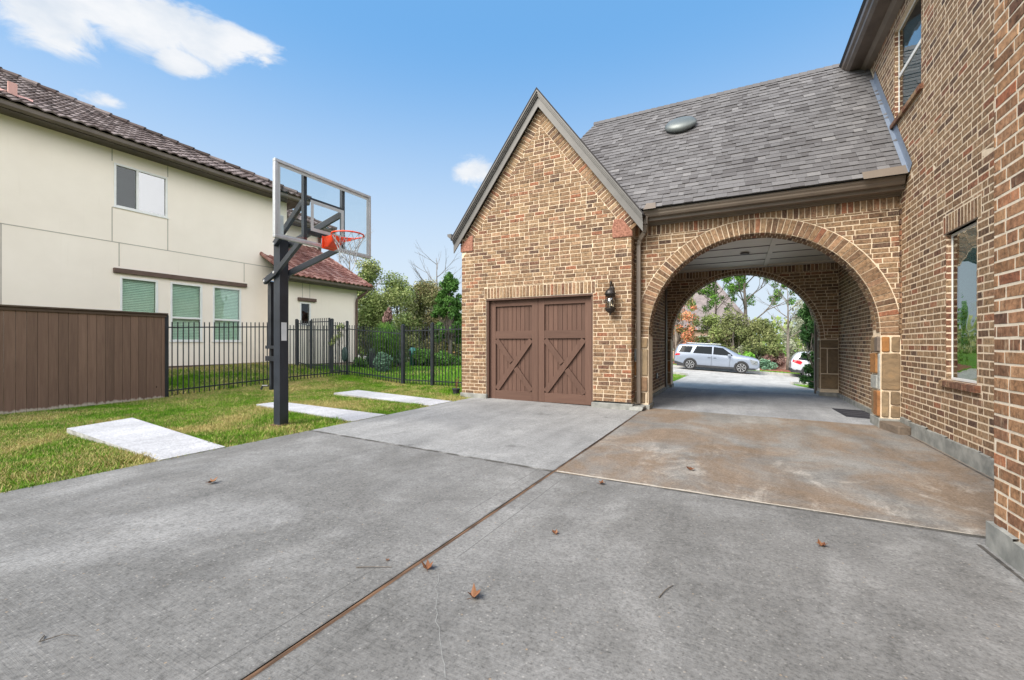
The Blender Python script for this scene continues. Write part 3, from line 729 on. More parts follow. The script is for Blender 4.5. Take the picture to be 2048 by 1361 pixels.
for (a, b) in leafs:
    xb = MB(); x0, x1, z0, z1 = a+st, b-st, dz0+.19, mid0
    L = math.hypot(x1-x0, z1-z0)
    xb.bar((x0+.03, DYY-.012, z0+.03), (x1-.03, DYY-.012, z1-.03), .030, .125, up=(0, 0, 1), rn=.5)
    cx, cz = (x0+x1)/2, (z0+z1)/2; ux, uz = (x1-x0)/L, (z1-z0)/L
    for s in (-1, 1):
        xb.bar((cx-ux*s*.085, DYY-.0125, cz+uz*s*.085), (cx-s*(x1-x0)/2*.96, DYY-.0125, cz+s*(z1-z0)/2*.96), .029, .125, rn=.25)
    xb.build('cross_brace', M['door_wood'], dr, bevel=.003)

# ============================ carport
AY = 9.30; AC, AR, ACZ = .26, 1.88, 1.49; SPR = 1.42
AYB = 9.72
car = thing('arched_carport', 'drive through brick carport with two round arches and grey shingle roof', 'carport', (AC, AY, -.05))
XW = 2.40
def arch_wall(name, yf, yb, x0, x1, ac, ar, acz, spr, ztop, stone_w_l, stone_w_r, ring, fr_front, base_z, mats, soldier_top, face='front'):
    mb = MB(); f = fr_front
    # mortar faces front/back as strips over the arch
    n = 48
    def arc(i): a = math.pi-math.pi*i/n; return ac+ar*math.cos(a), acz+ar*math.sin(a)
    for y, fl in ((yf, 1), (yb, -1)):
        for i in range(n):
            a, b = arc(i), arc(i+1)
            mb.add([(a[0], y, a[1]), (b[0], y, b[1]), (b[0], y, ztop), (a[0], y, ztop)], [(0, 1, 2, 3)], 0)
        for u0, u1 in ((x0, ac-ar), (ac+ar, x1)): mb.add([(u0, y, base_z), (u1, y, base_z), (u1, y, ztop), (u0, y, ztop)], [(0, 1, 2, 3)], 0)
        for u in (ac-ar, ac+ar): pass
    for i in range(n):      # intrados
        a, b = arc(i), arc(i+1); mb.add([(a[0], yf, a[1]), (b[0], yf, b[1]), (b[0], yb, b[1]), (a[0], yb, a[1])], [(0, 1, 2, 3)], 0)
    for u in (ac-ar, ac+ar): mb.add([(u, yf, base_z), (u, yb, base_z), (u, yb, acz), (u, yf, acz)], [(0, 1, 2, 3)], 0)
    # front ring
    ang0 = 0.0; m = int(math.pi*(ar+ring/2)/.0905)
    for i in range(m):
        a0, a1 = math.pi*i/m, math.pi*(i+1)/m; g = JT/2
        r0, r1 = ar+.004, ar+ring-g
        pts = [(ac+r0*math.cos(a0+g/r0), acz+r0*math.sin(a0+g/r0)), (ac+r1*math.cos(a0+g/r1), acz+r1*math.sin(a0+g/r1)),
               (ac+r1*math.cos(a1-g/r1), acz+r1*math.sin(a1-g/r1)), (ac+r0*math.cos(a1-g/r0), acz+r0*math.sin(a1-g/r0))]
        pts = [p for p in pts]; pts = clip(clip(pts, 1, 0, x1-.005), -1, 0, -(x0+.005))
        emit_brick(mb, f, pts, th=.010)
        # bricks on the soffit
        rows = 2; yw = (yb-yf)/rows
        for k in range(rows):
            rn = random.random()
            fs = lambda u, v, n_, ar=ar: (ac+(ar-n_)*math.cos(v/ar), u, acz+(ar-n_)*math.sin(v/ar))
            sh = .5*(k % 2); b0, b1 = math.pi*(i+sh)/m, math.pi*(i+1+sh)/m
            emit_brick(mb, fs, [(yf+k*yw+.006, b0*ar+g), (yf+(k+1)*yw-.006, b0*ar+g), (yf+(k+1)*yw-.006, b1*ar-g), (yf+k*yw+.006, b1*ar-g)], rn=rn)
    # stilt between stone and circle: jamb courses
    z = spr
    while z < acz-.03:
        for u0, u1 in ((ac-ar-ring, ac-ar), (ac+ar, ac+ar+ring)):
            emit_brick(mb, f, [(max(u0, x0)+.006, z+.006), (min(u1, x1)-.006, z+.006), (min(u1, x1)-.006, min(z+.0855, acz)-.006), (max(u0, x0)+.006, min(z+.0855, acz)-.006)])
        z += .0855
    zs = ztop-soldier_top
    running(mb, f, x0, x1, spr, zs, circ=(ac, acz, ar+ring, acz))
    soldiers(mb, f, x0, x1, zs, ztop, w=.088, circ=(ac, acz, ar+ring))
    if x0 < ac-ar-stone_w_l-.01: running(mb, f, x0, ac-ar-stone_w_l, base_z+.1, spr)
    if x1 > ac+ar+stone_w_r+.01: running(mb, f, ac+ar+stone_w_r, x1, base_z+.1, spr)
    return mb
mb = arch_wall('front', AY, AYB, GX1, XW, AC, AR, ACZ, SPR, 3.78, .3, .3, .27, fY(AY), -.12, BR, .24)
mb.build('front_arch_wall', BR, car)
A2Y, A2B = 14.2, 14.6; A2C, A2R, A2Z = .10, 1.90, 1.43
mb = arch_wall('back', A2Y, A2B, -2.5, XW, A2C, A2R, A2Z, 1.42, 3.52, .3, .31, .10, fY(A2Y), -.16, BR, .24)
mb.build('back_arch_wall', BR, car)
# stone piers (random ashlar)
def stones(mb, fr, cells, th=.03):
    for (u0, u1, v0, v1, rn) in cells:
        g = .011; p = [(u0+g, v0+g), (u1-g, v0+g), (u1-g, v1-g), (u0+g, v1-g)]
        c = .012; q = [(u0+g+c, v0+g), (u1-g-c, v0+g), (u1-g, v0+g+c), (u1-g, v1-g-c), (u1-g-c, v1-g), (u0+g+c, v1-g), (u0+g, v1-g-c), (u0+g, v0+g+c)]
        emit_brick(mb, fr, q, th=th, rn=rn, j=.004, inset=.012)
def pier(name, x0, x1, y0, y1, zb, zt, front, sideL=None, sideR=None):
    mb = MB(); mb.box((x0, y0, zb), (x1, y1, zt), mi=0)
    stones(mb, fY(y0), front)
    if sideL: stones(mb, fX(x0), sideL)
    if sideR: stones(mb, fXp(x1), sideR)
    o = mb.build(name, [M['mortar'], M['stone']], car)
    b = MB(); b.box((x0-.03, y0-.035, zb-.1), (x1+.03, y1+.03, zb+.10)); b.build('plinth', M['founda'], o, bevel=.012)
# near right pier (large blocks, as photographed)
x0, x1, y0, y1, zb = AC+AR-.005, XW, AY-.04, AYB+.03, -.04
pier('stone_pier', x0, x1, y0, y1, zb, 1.44,
     [(x0, x0+.13, 1.15, 1.43, .35), (x0+.13, x1, 1.15, 1.43, .14), (x0, x1, .52, 1.15, .16), (x0, x0+.12, .07, .52, .65), (x0+.12, x1, .28, .52, .02), (x0+.12, x1, .07, .28, .10)],
     [(y0, y0+.21, 1.15, 1.43, .5), (y0+.21, y1, 1.15, 1.43, .18), (y0+.12, y1, .78, 1.15, .34), (y0, y0+.12, .52, 1.15, .8), (y0+.12, y1, .52, .78, .8), (y0, y0+.26, .07, .52, .9), (y0+.26, y1, .07, .52, .16)])
x0, x1 = GX1-.02, AC-AR+.005
pier('stone_pier', x0, x1, y0, y1, -.06, 1.44,
     [(x0, x1, 1.20, 1.43, .18), (x0, x0+.16, .93, 1.2, .8), (x0, x0+.16, .62, .93, .35), (x0+.16, x1, .62, 1.2, .65), (x0, x1, .30, .62, .97), (x0, x1-.05, .06, .30, .02), (x1-.05, x1, .06, .30, .65)])
for (x0, x1, zb, cells) in ((A2C+A2R-.005, XW, -.10, 1), (-2.12, A2C-A2R+.005, -.06, 2)):
    y0 = A2Y-.04
    if cells == 1: fc = [(x0, x1, 1.18, 1.41, .02), (x0, x0+.16, .5, 1.18, .10), (x0+.16, x1, .5, 1.18, .02), (x0, x1, .08, .5, .15)]; sl = [(y0, y0+.4, .9, 1.41, .18), (y0, y0+.4, .08, .9, .65)]
    else: fc = [(x0, x1, 1.1, 1.41, .18), (x0, x1, .78, 1.1, .0), (x0, x0+.16, .42, .78, .35), (x0+.16, x1, .42, .78, .9), (x0, x1, .06, .42, .18)]; sl = None
    pier('stone_pier', x0, x1, y0, A2B+.02, zb, 1.42, fc, sl)
# ceiling
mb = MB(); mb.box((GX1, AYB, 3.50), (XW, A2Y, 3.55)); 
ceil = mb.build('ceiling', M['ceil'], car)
mb = MB()
for y in (10.35, 11.25, 12.15, 13.05): mb.box((GX1, y-.012, 3.488), (XW, y+.012, 3.4995))
mb.build('seam_strip', M['soffit_dk'], ceil)
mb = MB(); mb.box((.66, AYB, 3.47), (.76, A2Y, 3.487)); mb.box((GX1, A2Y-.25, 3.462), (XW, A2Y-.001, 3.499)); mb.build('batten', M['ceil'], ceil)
mb = MB(); mb.lathe((.18, 11.9, 3.46), [(.06, .012), (.095, .0), (.10, .03)], 24)
mb.build('recessed_light', M['trim_grey'], ceil)
# inner left wall trim + outlet
mb = MB(); mb.box((GX1, 13.55, -.1), (GX1+.05, 13.75, 3.5)); mb.build('corner_trim', M['trim_dark'], car)
mb = MB(); mb.box((GX1+.005, 11.9, .38), (GX1+.035, 12.1, .52)); mb.build('outlet_box', M['black'], car, bevel=.005)
mb = MB(); mb.box((GX1-.01, AYB, -.2), (GX1+.06, A2Y, .02)); mb.build('foundation', M['founda'], car, bevel=.01)
# roof
EY, EZ, RK = 8.86, 3.98, 1.26; RYD = 11.46; RZD = EZ+RK*(RYD-EY)
def rp(x, s):  # s = distance up the slope
    c = 1/math.hypot(1, RK); return (x, EY+s*c, EZ+s*c*RK)
Ls = (RYD-EY)*math.hypot(1, RK)
c_ = 1/math.hypot(1, RK)
nrm = Vector((0, -RK*c_, c_))
def frR(u, v, n): p = rp(u, v); return (p[0]+nrm.x*n, p[1]+nrm.y*n, p[2]+nrm.z*n)
mb = MB()
# valley with the garage roof: x >= AX + (RA1-z)/GK
def valley(s): z = EZ+s*c_*RK; return AX+(RA[1]-z)/GK+.02
pv = [(valley(0), 0), (XW, 0), (XW, Ls), (-3.37, Ls), (-3.66, Ls*.835)]
mb.add([frR(u, v, -.02) for u, v in pv], [tuple(range(len(pv)))], 0)
mb.add([frR(XW, 0, -.02), frR(XW, Ls, -.02), (XW, 2*RYD-EY, EZ), ], [(0, 1, 2)], 0)
mb.add([frR(-3.37, Ls, -.02), frR(XW, Ls, -.02), (XW, 14.8, 3.62), (-5.5, 14.8, 3.62)], [(0, 1, 2, 3)], 1)
mb.add([frR(-3.37, Ls, -.02), frR(-3.66, Ls*.835, -.02), (-5.2, 11.3, 5.4), (-5.5, 14.8, 3.62)], [(0, 1, 2, 3)], 1)
va, vb = pv[0], pv[4]
dx, dy = vb[0]-va[0], vb[1]-va[1]; ll = math.hypot(dx, dy); hv = (dy/ll*-1*-1, -dx/ll*-1*-1, 0)
# half plane: keep right of valley ; keep right of hip
nxv, nyv = dy/ll, -dx/ll
if nxv*1+nyv*0 > 0: nxv, nyv = -nxv, -nyv
dv = nxv*va[0]+nyv*va[1]
hx, hy = (-3.37+3.66), Ls*(1-.835); l2 = math.hypot(hx, hy); nh = (-hy/l2, hx/l2); dh = nh[0]*-3.37+nh[1]*Ls
sh = .128; nrow = int(Ls/sh)+1
for r in range(nrow):
    s0 = r*sh; s1 = min(s0+sh+.02, Ls); u = -4.2-random.uniform(0, .3)
    while u < XW:
        w = random.choice([.10, .13, .16, .20, .25]); a, b = max(u, -4.3), min(u+w, XW-.005); u += w
        if b-a < .02: continue
        lift = random.choice([0, 0, .007])
        p = [(a+.001, s0), (b-.001, s0), (b-.001, s1), (a+.001, s1)]
        p = clip(p, nxv, nyv, dv)
        if len(p) > 2: p = clip(p, nh[0], nh[1], dh)
        if len(p) < 3: continue
        vs = [frR(q[0], q[1], .015+lift-(q[1]-s0)/sh*.012) for q in p]; vb_ = [frR(q[0], q[1], -.002) for q in p]
        n = len(p); rn = random.betavariate(5.5, 5.5)
        mb.add(vs+vb_, [tuple(range(n))], 1, rn); mb.add(vs+vb_, [(i, (i+1) % n, n+(i+1) % n, n+i) for i in range(n)], 1, rn*.5)
# ridge caps
x = -3.42
while x < XW:
    a, b = x, min(x+.17, XW); x += .15; rn = random.uniform(.35, .6)
    mb.add([frR(a, Ls-.13, .03), frR(b, Ls-.13, .02), frR(b, Ls, .032), frR(a, Ls, .046), (a, RYD+.1, RZD-.13), (b, RYD+.1, RZD-.13)], [(0, 1, 2, 3), (3, 2, 5, 4)], 1, rn)
roof = mb.build('roof', [M['shingle_gap'], M['shingle']], car)
mb = MB()   # mushroom vent
vc = Vector(frR(-1.14, 2.92, .0))
prof = [(.30, .0), (.30, .05), (.34, .06), (.345, .10), (.30, .15), (.2, .185), (.08, .195), (.03, .19)]
rotm = Vector((0, 0, 1)).rotation_difference(nrm).to_matrix()
tmp = MB(); tmp.lathe((0, 0, 0), prof, 32)
tmp.v = [tuple(vc+rotm @ Vector((p[0], p[1]*.78, p[2]))) for p in tmp.v]
tmp.build('roof_vent', M['vent'], roof, smooth=True)
mb = MB()
pA, pB = frR(XW-.012, .0, .03), frR(XW-.012, 3.0, .03)
mb.add([frR(XW-.012, -.02, .015), frR(XW-.012, 3.2, .015), frR(XW-.012, 3.2, .17), frR(XW-.012, -.02, .17), frR(XW-.07, -.02, .02), frR(XW-.07, 3.2, .02)], [(0, 1, 2, 3), (4, 5, 1, 0)])
mb.build('flashing', M['flash'], roof)
# fascia, frieze, gutter
gx0 = -1.66
mb = MB()
mb.box((GX1+.1, AY-.24, 3.78), (XW, AY+.1, 3.83)); mb.box((GX1+.1, AY-.245, 3.80), (XW, AY-.22, 3.99)); mb.box((GX1+.1, AY-.05, 3.73), (XW, AY-.012, 3.785)); mb.box((GX1+.1, AY-.10, 3.755), (XW, AY-.045, 3.79))
mb.build('fascia', M['trim'], car)
mb = MB()
gp = [(AY-.246, 3.965), (AY-.246, 3.84), (AY-.33, 3.84), (AY-.355, 3.875), (AY-.36, 3.90), (AY-.385, 3.93), (AY-.39, 3.965), (AY-.378, 3.965), (AY-.372, 3.94), (AY-.262, 3.94)]
mb.prism([(gx0, y, z) for y, z in gp], (XW-.03-gx0, 0, 0))
mb.build('gutter', M['trim'], car)
mb = MB(); mb.add([frR(1.82, -.05, .02), frR(XW-.03, -.05, .02), frR(XW-.03, .16, .028), frR(1.82, .13, .028)], [(0, 1, 2, 3)]); mb.build('drip_flashing', M['trim'], car)
mb = MB(); mb.add([frR(-1.64, -.05, .02), frR(-1.40, -.05, .02), frR(-1.42, .12, .028), frR(-1.60, .13, .028)], [(0, 1, 2, 3)])
mb.build('drip_flashing', M['trim'], car)
# downspout in the corner
mb = MB()
for a, b in zip([(-1.62, AY-.31, 3.86), (-1.62, AY-.31, 3.70), (-1.66, AY-.24, 3.56), (-1.775, AY-.12, 3.44), (-1.80, AY-.10, 3.34)], [(-1.62, AY-.31, 3.70), (-1.66, AY-.24, 3.56), (-1.775, AY-.12, 3.44), (-1.80, AY-.10, 3.34), (-1.80, AY-.10, .06)]):
    mb.bar(a, b, .085, .065, up=(0, 1, .01))
mb.build('downspout', M['trim'], car, bevel=.01)
mb = MB(); mb.prism([(-1.93, AY-.42, -.05), (-1.68, AY-.42, -.05), (-1.66, AY-.40, .015), (-1.68, AY-.36, .03), (-1.93, AY-.38, .03)], (0, .34, 0))
tag(mb.build('splash_block', M['founda'], bevel=.012), 'small grey splash block under the taupe downspout', 'splash block')
mb = MB(); mb.box((1.93, 14.62, -.1), (2.02, 14.70, 3.4)); mb.build('downspout', M['gutter_dk'], car)

# ============================ main brick house (right)
hs = thing('brick_house', 'two storey brown brick house wall along the right of the driveway', 'house', (XW, 5, -.05))
NBX, NBY = 1.52, 4.03
mb = MB(); f = fX(XW)
wl = (6.73, 7.53, .84, 2.70); wu = (8.38, 9.58, 5.08, 6.62)
BZ = .085
def pane_wall(mb, f, u0, u1, v0, v1, holes, mi=0):
    us = sorted(set([u0, u1]+[h[i] for h in holes for i in (0, 1) if u0 < h[i] < u1])); vs = sorted(set([v0, v1]+[h[i] for h in holes for i in (2, 3) if v0 < h[i] < v1]))
    for a, b in zip(us[:-1], us[1:]):
        for c, d in zip(vs[:-1], vs[1:]):
            if any(h[0] <= a and b <= h[1] and h[2] <= c and d <= h[3] for h in holes): continue
            quad(mb, f, a, b, c, d, mi)
pane_wall(mb, f, NBY, 16.0, -.12, 6.95, [wl, wu])
THK[0] = .18
running(mb, f, NBY, AY-.0, BZ, 4.3, holes=[(5.98, 6.28, .62, 4.3), (wl[0], wl[1], wl[2], wl[3]), (wl[0]-.1, wl[1]+.1, wl[3], wl[3]+.25), (wl[0]-.1, wl[1]+.1, wl[2]-.09, wl[2])])
running(mb, f, NBY, 11.9, 4.3, 6.9, holes=[wu, (wu[0]-.08, wu[1]+.08, wu[2]-.09, wu[2])], halfs=[(RK*c_, -c_, (RK*EY-EZ)*c_-.06)])
running(mb, f, AYB+.03, A2Y-.04, BZ-.1, 3.5)
soldiers(mb, f, wl[0]-.1, wl[1]+.1, wl[3], wl[3]+.25, w=.08)
for (a, b, c, d) in (wl, wu):      # reveals
    for u, s in ((a, 1), (b, -1)):
        fr = (lambda uu, vv, n, u=u, s=s: (uu, u+s*n, vv))
        mb.add([fr(XW, c, 0), fr(XW+.12, c, 0), fr(XW+.12, d, 0), fr(XW, d, 0)], [(0, 1, 2, 3)], 0)
        z = c
        while z < d-.02:
            emit_brick(mb, fr, [(XW-.004, z+.006), (XW+.10, z+.006), (XW+.10, min(z+BH, d)-.006), (XW-.004, min(z+BH, d)-.006)], th=.006, rn=random.choice([.91, .3, .74, .9])); z += BH
    mb.add([(XW, a, d), (XW+.12, a, d), (XW+.12, b, d), (XW, b, d)], [(0, 1, 2, 3)], 0)
    # sloping rowlock sill
    nn = 9 if b-a > .7 else 8; L = (b-a+.18)/nn
    for i in range(nn):
        y0_ = a-.09+i*L+.005; y1_ = y0_+L-.010
        mb.add([(XW-.05, y0_, c-.085), (XW-.05, y1_, c-.085), (XW-.05, y1_, c-.015), (XW-.05, y0_, c-.015), (XW+.1, y0_, c+.008), (XW+.1, y1_, c+.008), (XW, y0_, c-.085), (XW, y1_, c-.085)],
               [(0, 1, 2, 3), (3, 2, 5, 4), (0, 3, 4, 6), (1, 7, 5, 2), (6, 7, 1, 0)], 1, random.choice([.91, .3, .89, .74]))
for q in range(43):
    z = .62+q*BH
    if z > 4.28: break
    emit_brick(mb, f, [(5.985, z+.006), (6.12, z+.006), (6.12, z+BH-.006), (5.985, z+BH-.006)], rn=random.choice([.92, .93, .9, .74, .3]))
    emit_brick(mb, f, [(6.135, z+.006), (6.275, z+.006), (6.275, z+BH-.006), (6.135, z+BH-.006)])
# corner strip where the carport wall dies into the house
THK[0] = 1.0
for r in range(16, 42):
    emit_brick(mb, f, [(AY-.085, r*BH+.006), (AY-.004, r*BH+.006), (AY-.004, (r+1)*BH-.006), (AY-.085, (r+1)*BH-.006)], th=.02, j=.006)
mb.build('wall', BR, hs)
# near projecting bay
THK[0] = .3
mb = MB(); f = fX(NBX)
quad(mb, f, -3, NBY, -.1, 7.2); running(mb, f, -2.0, NBY-.0, .105, 7.2, bh=.0835, bl=.25, jt=.013)
quad(mb, fYp(NBY), NBX, XW, -.1, 7.2); running(mb, fYp(NBY), NBX, XW, .105, 7.2, bh=.0835)
quad(mb, fY(-3), NBX, XW+3, -.1, 7.2); quad(mb, fY(16), -2.6, XW+3, 3.6, 3.61)
mb.add([(NBX, -3, 7.2), (XW+6, -3, 7.2), (XW+6, NBY, 7.2), (NBX, NBY, 7.2)], [(0, 1, 2, 3)])
mb.build('bay_wall', BRR, hs); THK[0] = 1.0
mb = MB()
ysf = frange(NBY, AY-.1, .22)
for a, b in zip(ysf[:-1], ysf[1:]):
    z1, z2 = .10+random.uniform(-.014, .008), .10+random.uniform(-.014, .008)
    mb.add([(XW-.03, a, -.15), (XW-.03, b, -.15), (XW-.03, b, z1), (XW-.03, a, z1), (XW+.02, a, z1+.01), (XW+.02, b, z1+.01)], [(0, 1, 2, 3), (3, 2, 5, 4)])
mb.box((XW-.05, AYB+.06, -.2), (XW+.02, A2Y-.05, .0))
mb.build('foundation', M['founda'], hs)
mb = MB()
ysf = frange(-3, NBY-.1, .19)
for a, b in zip(ysf[:-1], ysf[1:]):
    z1, z2 = .11+random.uniform(-.012, .008), 0
    mb.add([(NBX-.03, a, -.15), (NBX-.03, b, -.15), (NBX-.03, b, z1), (NBX-.03, a, z1), (NBX+.02, a, z1+.01), (NBX+.02, b, z1+.01)], [(0, 1, 2, 3), (3, 2, 5, 4)])
mb.box((NBX-.03, NBY-.1, -.15), (XW, NBY+.03, .11))
mb.build('bay_foundation', M['founda'], hs)
def side_window(parent, rect, rail, glass, blind=False):
    a, b, c, d = rect; x = XW+.045
    gx = .006 if glass is not None else .03
    mb = MB(); w = .034
    mb.box((x, a, c), (x+.016, a+w, d)); mb.box((x, b-w, c), (x+.016, b, d)); mb.box((x, a+w, c), (x+.016, b-w, c+w)); mb.box((x, a+w, d-w), (x+.016, b-w, d))
    if rail: mb.box((x-.006, a+w, rail-.03), (x+.016, b-w, rail+.03))
    fr = mb.build('window', M['white'], parent, bevel=.003)
    mb = MB(); mb.box((x+gx, a+w, c+w), (x+gx+.004, b-w, d-w)); mb.build('pane', glass, fr)
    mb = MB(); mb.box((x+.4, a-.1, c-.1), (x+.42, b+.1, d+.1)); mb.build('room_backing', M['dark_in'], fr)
    return fr
side_window(hs, wl, None, M['glass_refl']); side_window(hs, wu, 5.82, M['glass_refl'])
mb = MB(); a, b, c, d = wl; mb.box((XW-.012, a-.03, d), (XW+.12, b+.03, d+.018)); mb.build('lintel', M['trim_dark'], hs)
# eave of the upper floor
mb = MB(); gp = [(2.40, 6.93), (2.07, 6.93), (2.02, 6.98), (2.01, 7.02), (1.97, 7.06), (1.96, 7.12), (2.4, 7.16)]
mb.prism([(x, -1, z) for x, z in gp], (0, 12.45, 0)); mb.build('eave', M['gutter_dk'], hs)
mb = MB(); mb.prism([(2.4, -1, 6.83), (2.31, -1, 6.86), (2.26, -1, 6.93), (2.4, -1, 6.93)], (0, 12.45, 0)); mb.build('frieze_board', M['trim'], hs)
mb = MB(); mb.prism([(1.96, -3, 7.13), (7, -3, 10.2), (7, -3, 10.3), (1.93, -3, 7.19)], (0, 14.5, 0)); mb.build('roof', M['shingle'], hs)

# ============================ cream house (left)
ch = thing('stucco_house', 'cream stucco two storey house with mottled clay tile roof behind the fences', 'house', (-16, 7, .5))
HX = -16; HB = .58; HE = 6.93; HY1 = 11.3
mb = MB()
w_up = (5.86, 7.19, 5.28, 6.55); w_lo = [(6.0, 6.94, 1.38, 3.27), (7.27, 8.2, 1.38, 3.27), (8.53, 9.49, 1.38, 3.29)]
pane_wall(mb, fXp(HX), -6, HY1, HB, HE, [w_up]+w_lo)
mb.add([(HX, HY1, HB), (HX-8, HY1, HB), (HX-8, HY1, HE), (HX, HY1, HE)], [(0, 1, 2, 3)])
# rear block seen above the wing
mb.add([(-18.4, HY1, 3), (-18.4, 14.75, 3), (-18.4, 14.75, 6.85), (-18.4, HY1, 6.85)], [(0, 1, 2, 3)])
mb.add([(-18.4, 14.75, .3), (-26, 14.75, .3), (-26, 14.75, 6.85), (-18.4, 14.75, 6.85)], [(0, 1, 2, 3)])
WX, WY0, WY1 = -15.0, 10.6, 14.0
ww = (11.14, 11.62, 2.03, 2.92)
pane_wall(mb, fXp(WX), WY0, WY1, .5, 3.68, [ww])
mb.add([(WX, WY0, .5), (HX-.5, WY0, .5), (HX-.5, WY0, 3.8), (WX, WY0, 3.8)], [(0, 1, 2, 3)])
mb.add([(WX, WY1, .3), (-18.4, WY1, .3), (-18.4, WY1, 5.6), (WX, WY1, 3.7)], [(0, 1, 2, 3)])
for (a, b, c, d), X in [(w_up, HX)]+[(w, HX) for w in w_lo]+[(ww, WX)]:
    for u in (a, b): mb.add([(X, u, c), (X-.1, u, c), (X-.1, u, d), (X, u, d)], [(0, 1, 2, 3)])
    for v in (c, d): mb.add([(X, a, v), (X-.1, a, v), (X-.1, b, v), (X, b, v)], [(0, 1, 2, 3)])
mb.build('wall', M['stucco'], ch)
mb = MB(); X = HX+.004; t = .012
mb.box((HX+.0005, -6, 4.25-t), (X, HY1, 4.25+t))
for y, z0, z1 in ((5.82, 4.25, 5.25), (5.82, 6.58, 6.93), (7.2, 4.25, 5.25), (7.2, 6.58, 6.93), (5.98, 3.56, 4.25), (9.6, 3.56, 4.25), (3.69, .6, 4.25)): mb.box((HX+.0005, y-t, z0), (X, y+t, z1))
for y in (11.25, 11.58): mb.box((WX+.0005, y-t*.8, 3.1), (WX+.004, y+t*.8, 3.66))
mb.build('control_joint', M['seam'], ch)
mb = MB(); mb.box((HX-.05, -6, -.2), (HX+.03, HY1, HB-.03)); mb.box((WX-.05, WY0, -.2), (WX+.03, WY1, .47)); mb.build('foundation', noisy('tan_foundation', (.36, .28, .20), (.48, .39, .29), 6, .9), ch)
mb = MB(); mb.box((HX-.02, -6, HB-.035), (HX+.045, HY1, HB+.01)); mb.box((WX-.02, WY0, .465), (WX+.045, WY1, .50)); mb.build('weep_screed', M['beam'], ch)
mb = MB(); mb.box((HX-.02, 5.84, 3.36), (HX+.08, 9.67, 3.50)); mb.build('lintel', M['beam'], ch, bevel=.01)
mb = MB(); mb.box((WX-.02, 11.04, 2.96), (WX+.08, 11.84, 3.09)); mb.build('lintel', M['beam'], ch, bevel=.01)
def house_window(X, rect, rail_z=None, rail_y=None, blind='light', bz=0):
    a, b, c, d = rect; w = .055; mb = MB(); x = X-.06
    mb.box((x, a, c), (x+.075, a+w, d)); mb.box((x, b-w, c), (x+.075, b, d)); mb.box((x, a+w, c), (x+.075, b-w, c+w)); mb.box((x, a+w, d-w), (x+.075, b-w, d))
    if rail_z: mb.box((x-.005, a+w, rail_z-.03), (x+.07, b-w, rail_z+.03))
    if rail_y: mb.box((x-.005, rail_y-.03, c+w), (x+.07, rail_y+.03, d-w))
    mb.box((X+.0, a-.03, c-.03), (X+.03, b+.03, c+.0))
    fr = mb.build('window', M['white'], ch, bevel=.005)
    mb = MB(); mb.box((x+.028, a+w, c+w), (x+.033, b-w, d-w)); mb.build('pane', M['glass'] if blind == 'light' else M['glass_dark'] if blind == 'none' else M['glass_dark'], fr)
    if blind != 'none':
        mb = MB(); z = c+w+bz
        y1 = b-w if blind == 'light' else rail_y
        while z < d-w: mb.add([(x-.02, a+w, z), (x-.02, y1, z), (x-.045, y1, z+.046), (x-.045, a+w, z+.046)], [(0, 1, 2, 3)], 0); z += .052
        mb.build('blind', M['blind'] if blind == 'light' else M['blind_dk'], fr)
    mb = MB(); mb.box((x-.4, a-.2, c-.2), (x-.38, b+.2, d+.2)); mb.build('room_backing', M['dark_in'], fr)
    return fr
for w in w_lo: house_window(HX, w, rail_z=2.14)
uw = house_window(HX, w_up, rail_y=6.42, blind='dark')
mb = MB(); mb.box((HX-.030, 6.455, w_up[2]+.06), (HX-.026, w_up[1]-.06, w_up[3]-.06)); mb.build('sash_pane', glass_mat('bright_reflecting_glass', (.3, .35, .38), .26), uw)
bl_ = house_window(WX, ww, blind='none')
# eaves
mb = MB(); mb.prism([(HX, -6, HE-.0), (-15.5, -6, HE-.02), (-15.5, -6, HE+.03), (HX, -6, HE+.05)], (0, HY1+.55+6, 0))
mb.prism([(HX-3, HY1, HE), (-15.5, HY1, HE-.02), (-15.5, HY1+.55, HE-.02), (HX-3, HY1+.55, HE)], (0, 0, .05))
mb.prism([(-18.4, HY1, 6.83), (-17.85, HY1, 6.81), (-17.85, 15.2, 6.81), (-18.4, 15.2, 6.83)], (0, 0, .05))
mb.prism([(WX, 10.25, 3.66), (-14.55, 10.25, 3.64), (-14.55, 14.3, 3.64), (WX, 14.3, 3.66)], (0, 0, .04))
mb.build('soffit', M['soffit_dk'], ch)
mb = MB()
def gut(x, y0, y1, z): mb.prism([(x-.1, y0, z), (x-.02, y0, z), (x+.02, y0, z+.05), (x+.03, y0, z+.13), (x+.045, y0, z+.15), (x-.1, y0, z+.15)], (0, y1-y0, 0))
gut(-15.42, -6, HY1+.6, 6.93); gut(-17.8, HY1, 15.25, 6.80); gut(-14.5, 10.25, 14.32, 3.66)
mb.build('gutter', M['gutter_dk'], ch)
mb = MB()
for a, b in zip([(-14.55, 14.15, 3.68), (-14.6, 14.12, 3.55), (-14.9, 13.93, 3.30), (-14.93, 13.9, 3.15)], [(-14.6, 14.12, 3.55), (-14.9, 13.93, 3.30), (-14.93, 13.9, 3.15), (-14.93, 13.9, .35)]): mb.bar(a, b, .09, .07, up=(0, 1, .01))
mb.build('downspout', M['beam'], ch, bevel=.01)
mb = MB(); mb.bar((-18.3, 14.7, 6.9), (-18.3, 14.7, 4.9), .1, .1, up=(0, 1, 0)); mb.build('downspout', M['beam'], ch, bevel=.01)
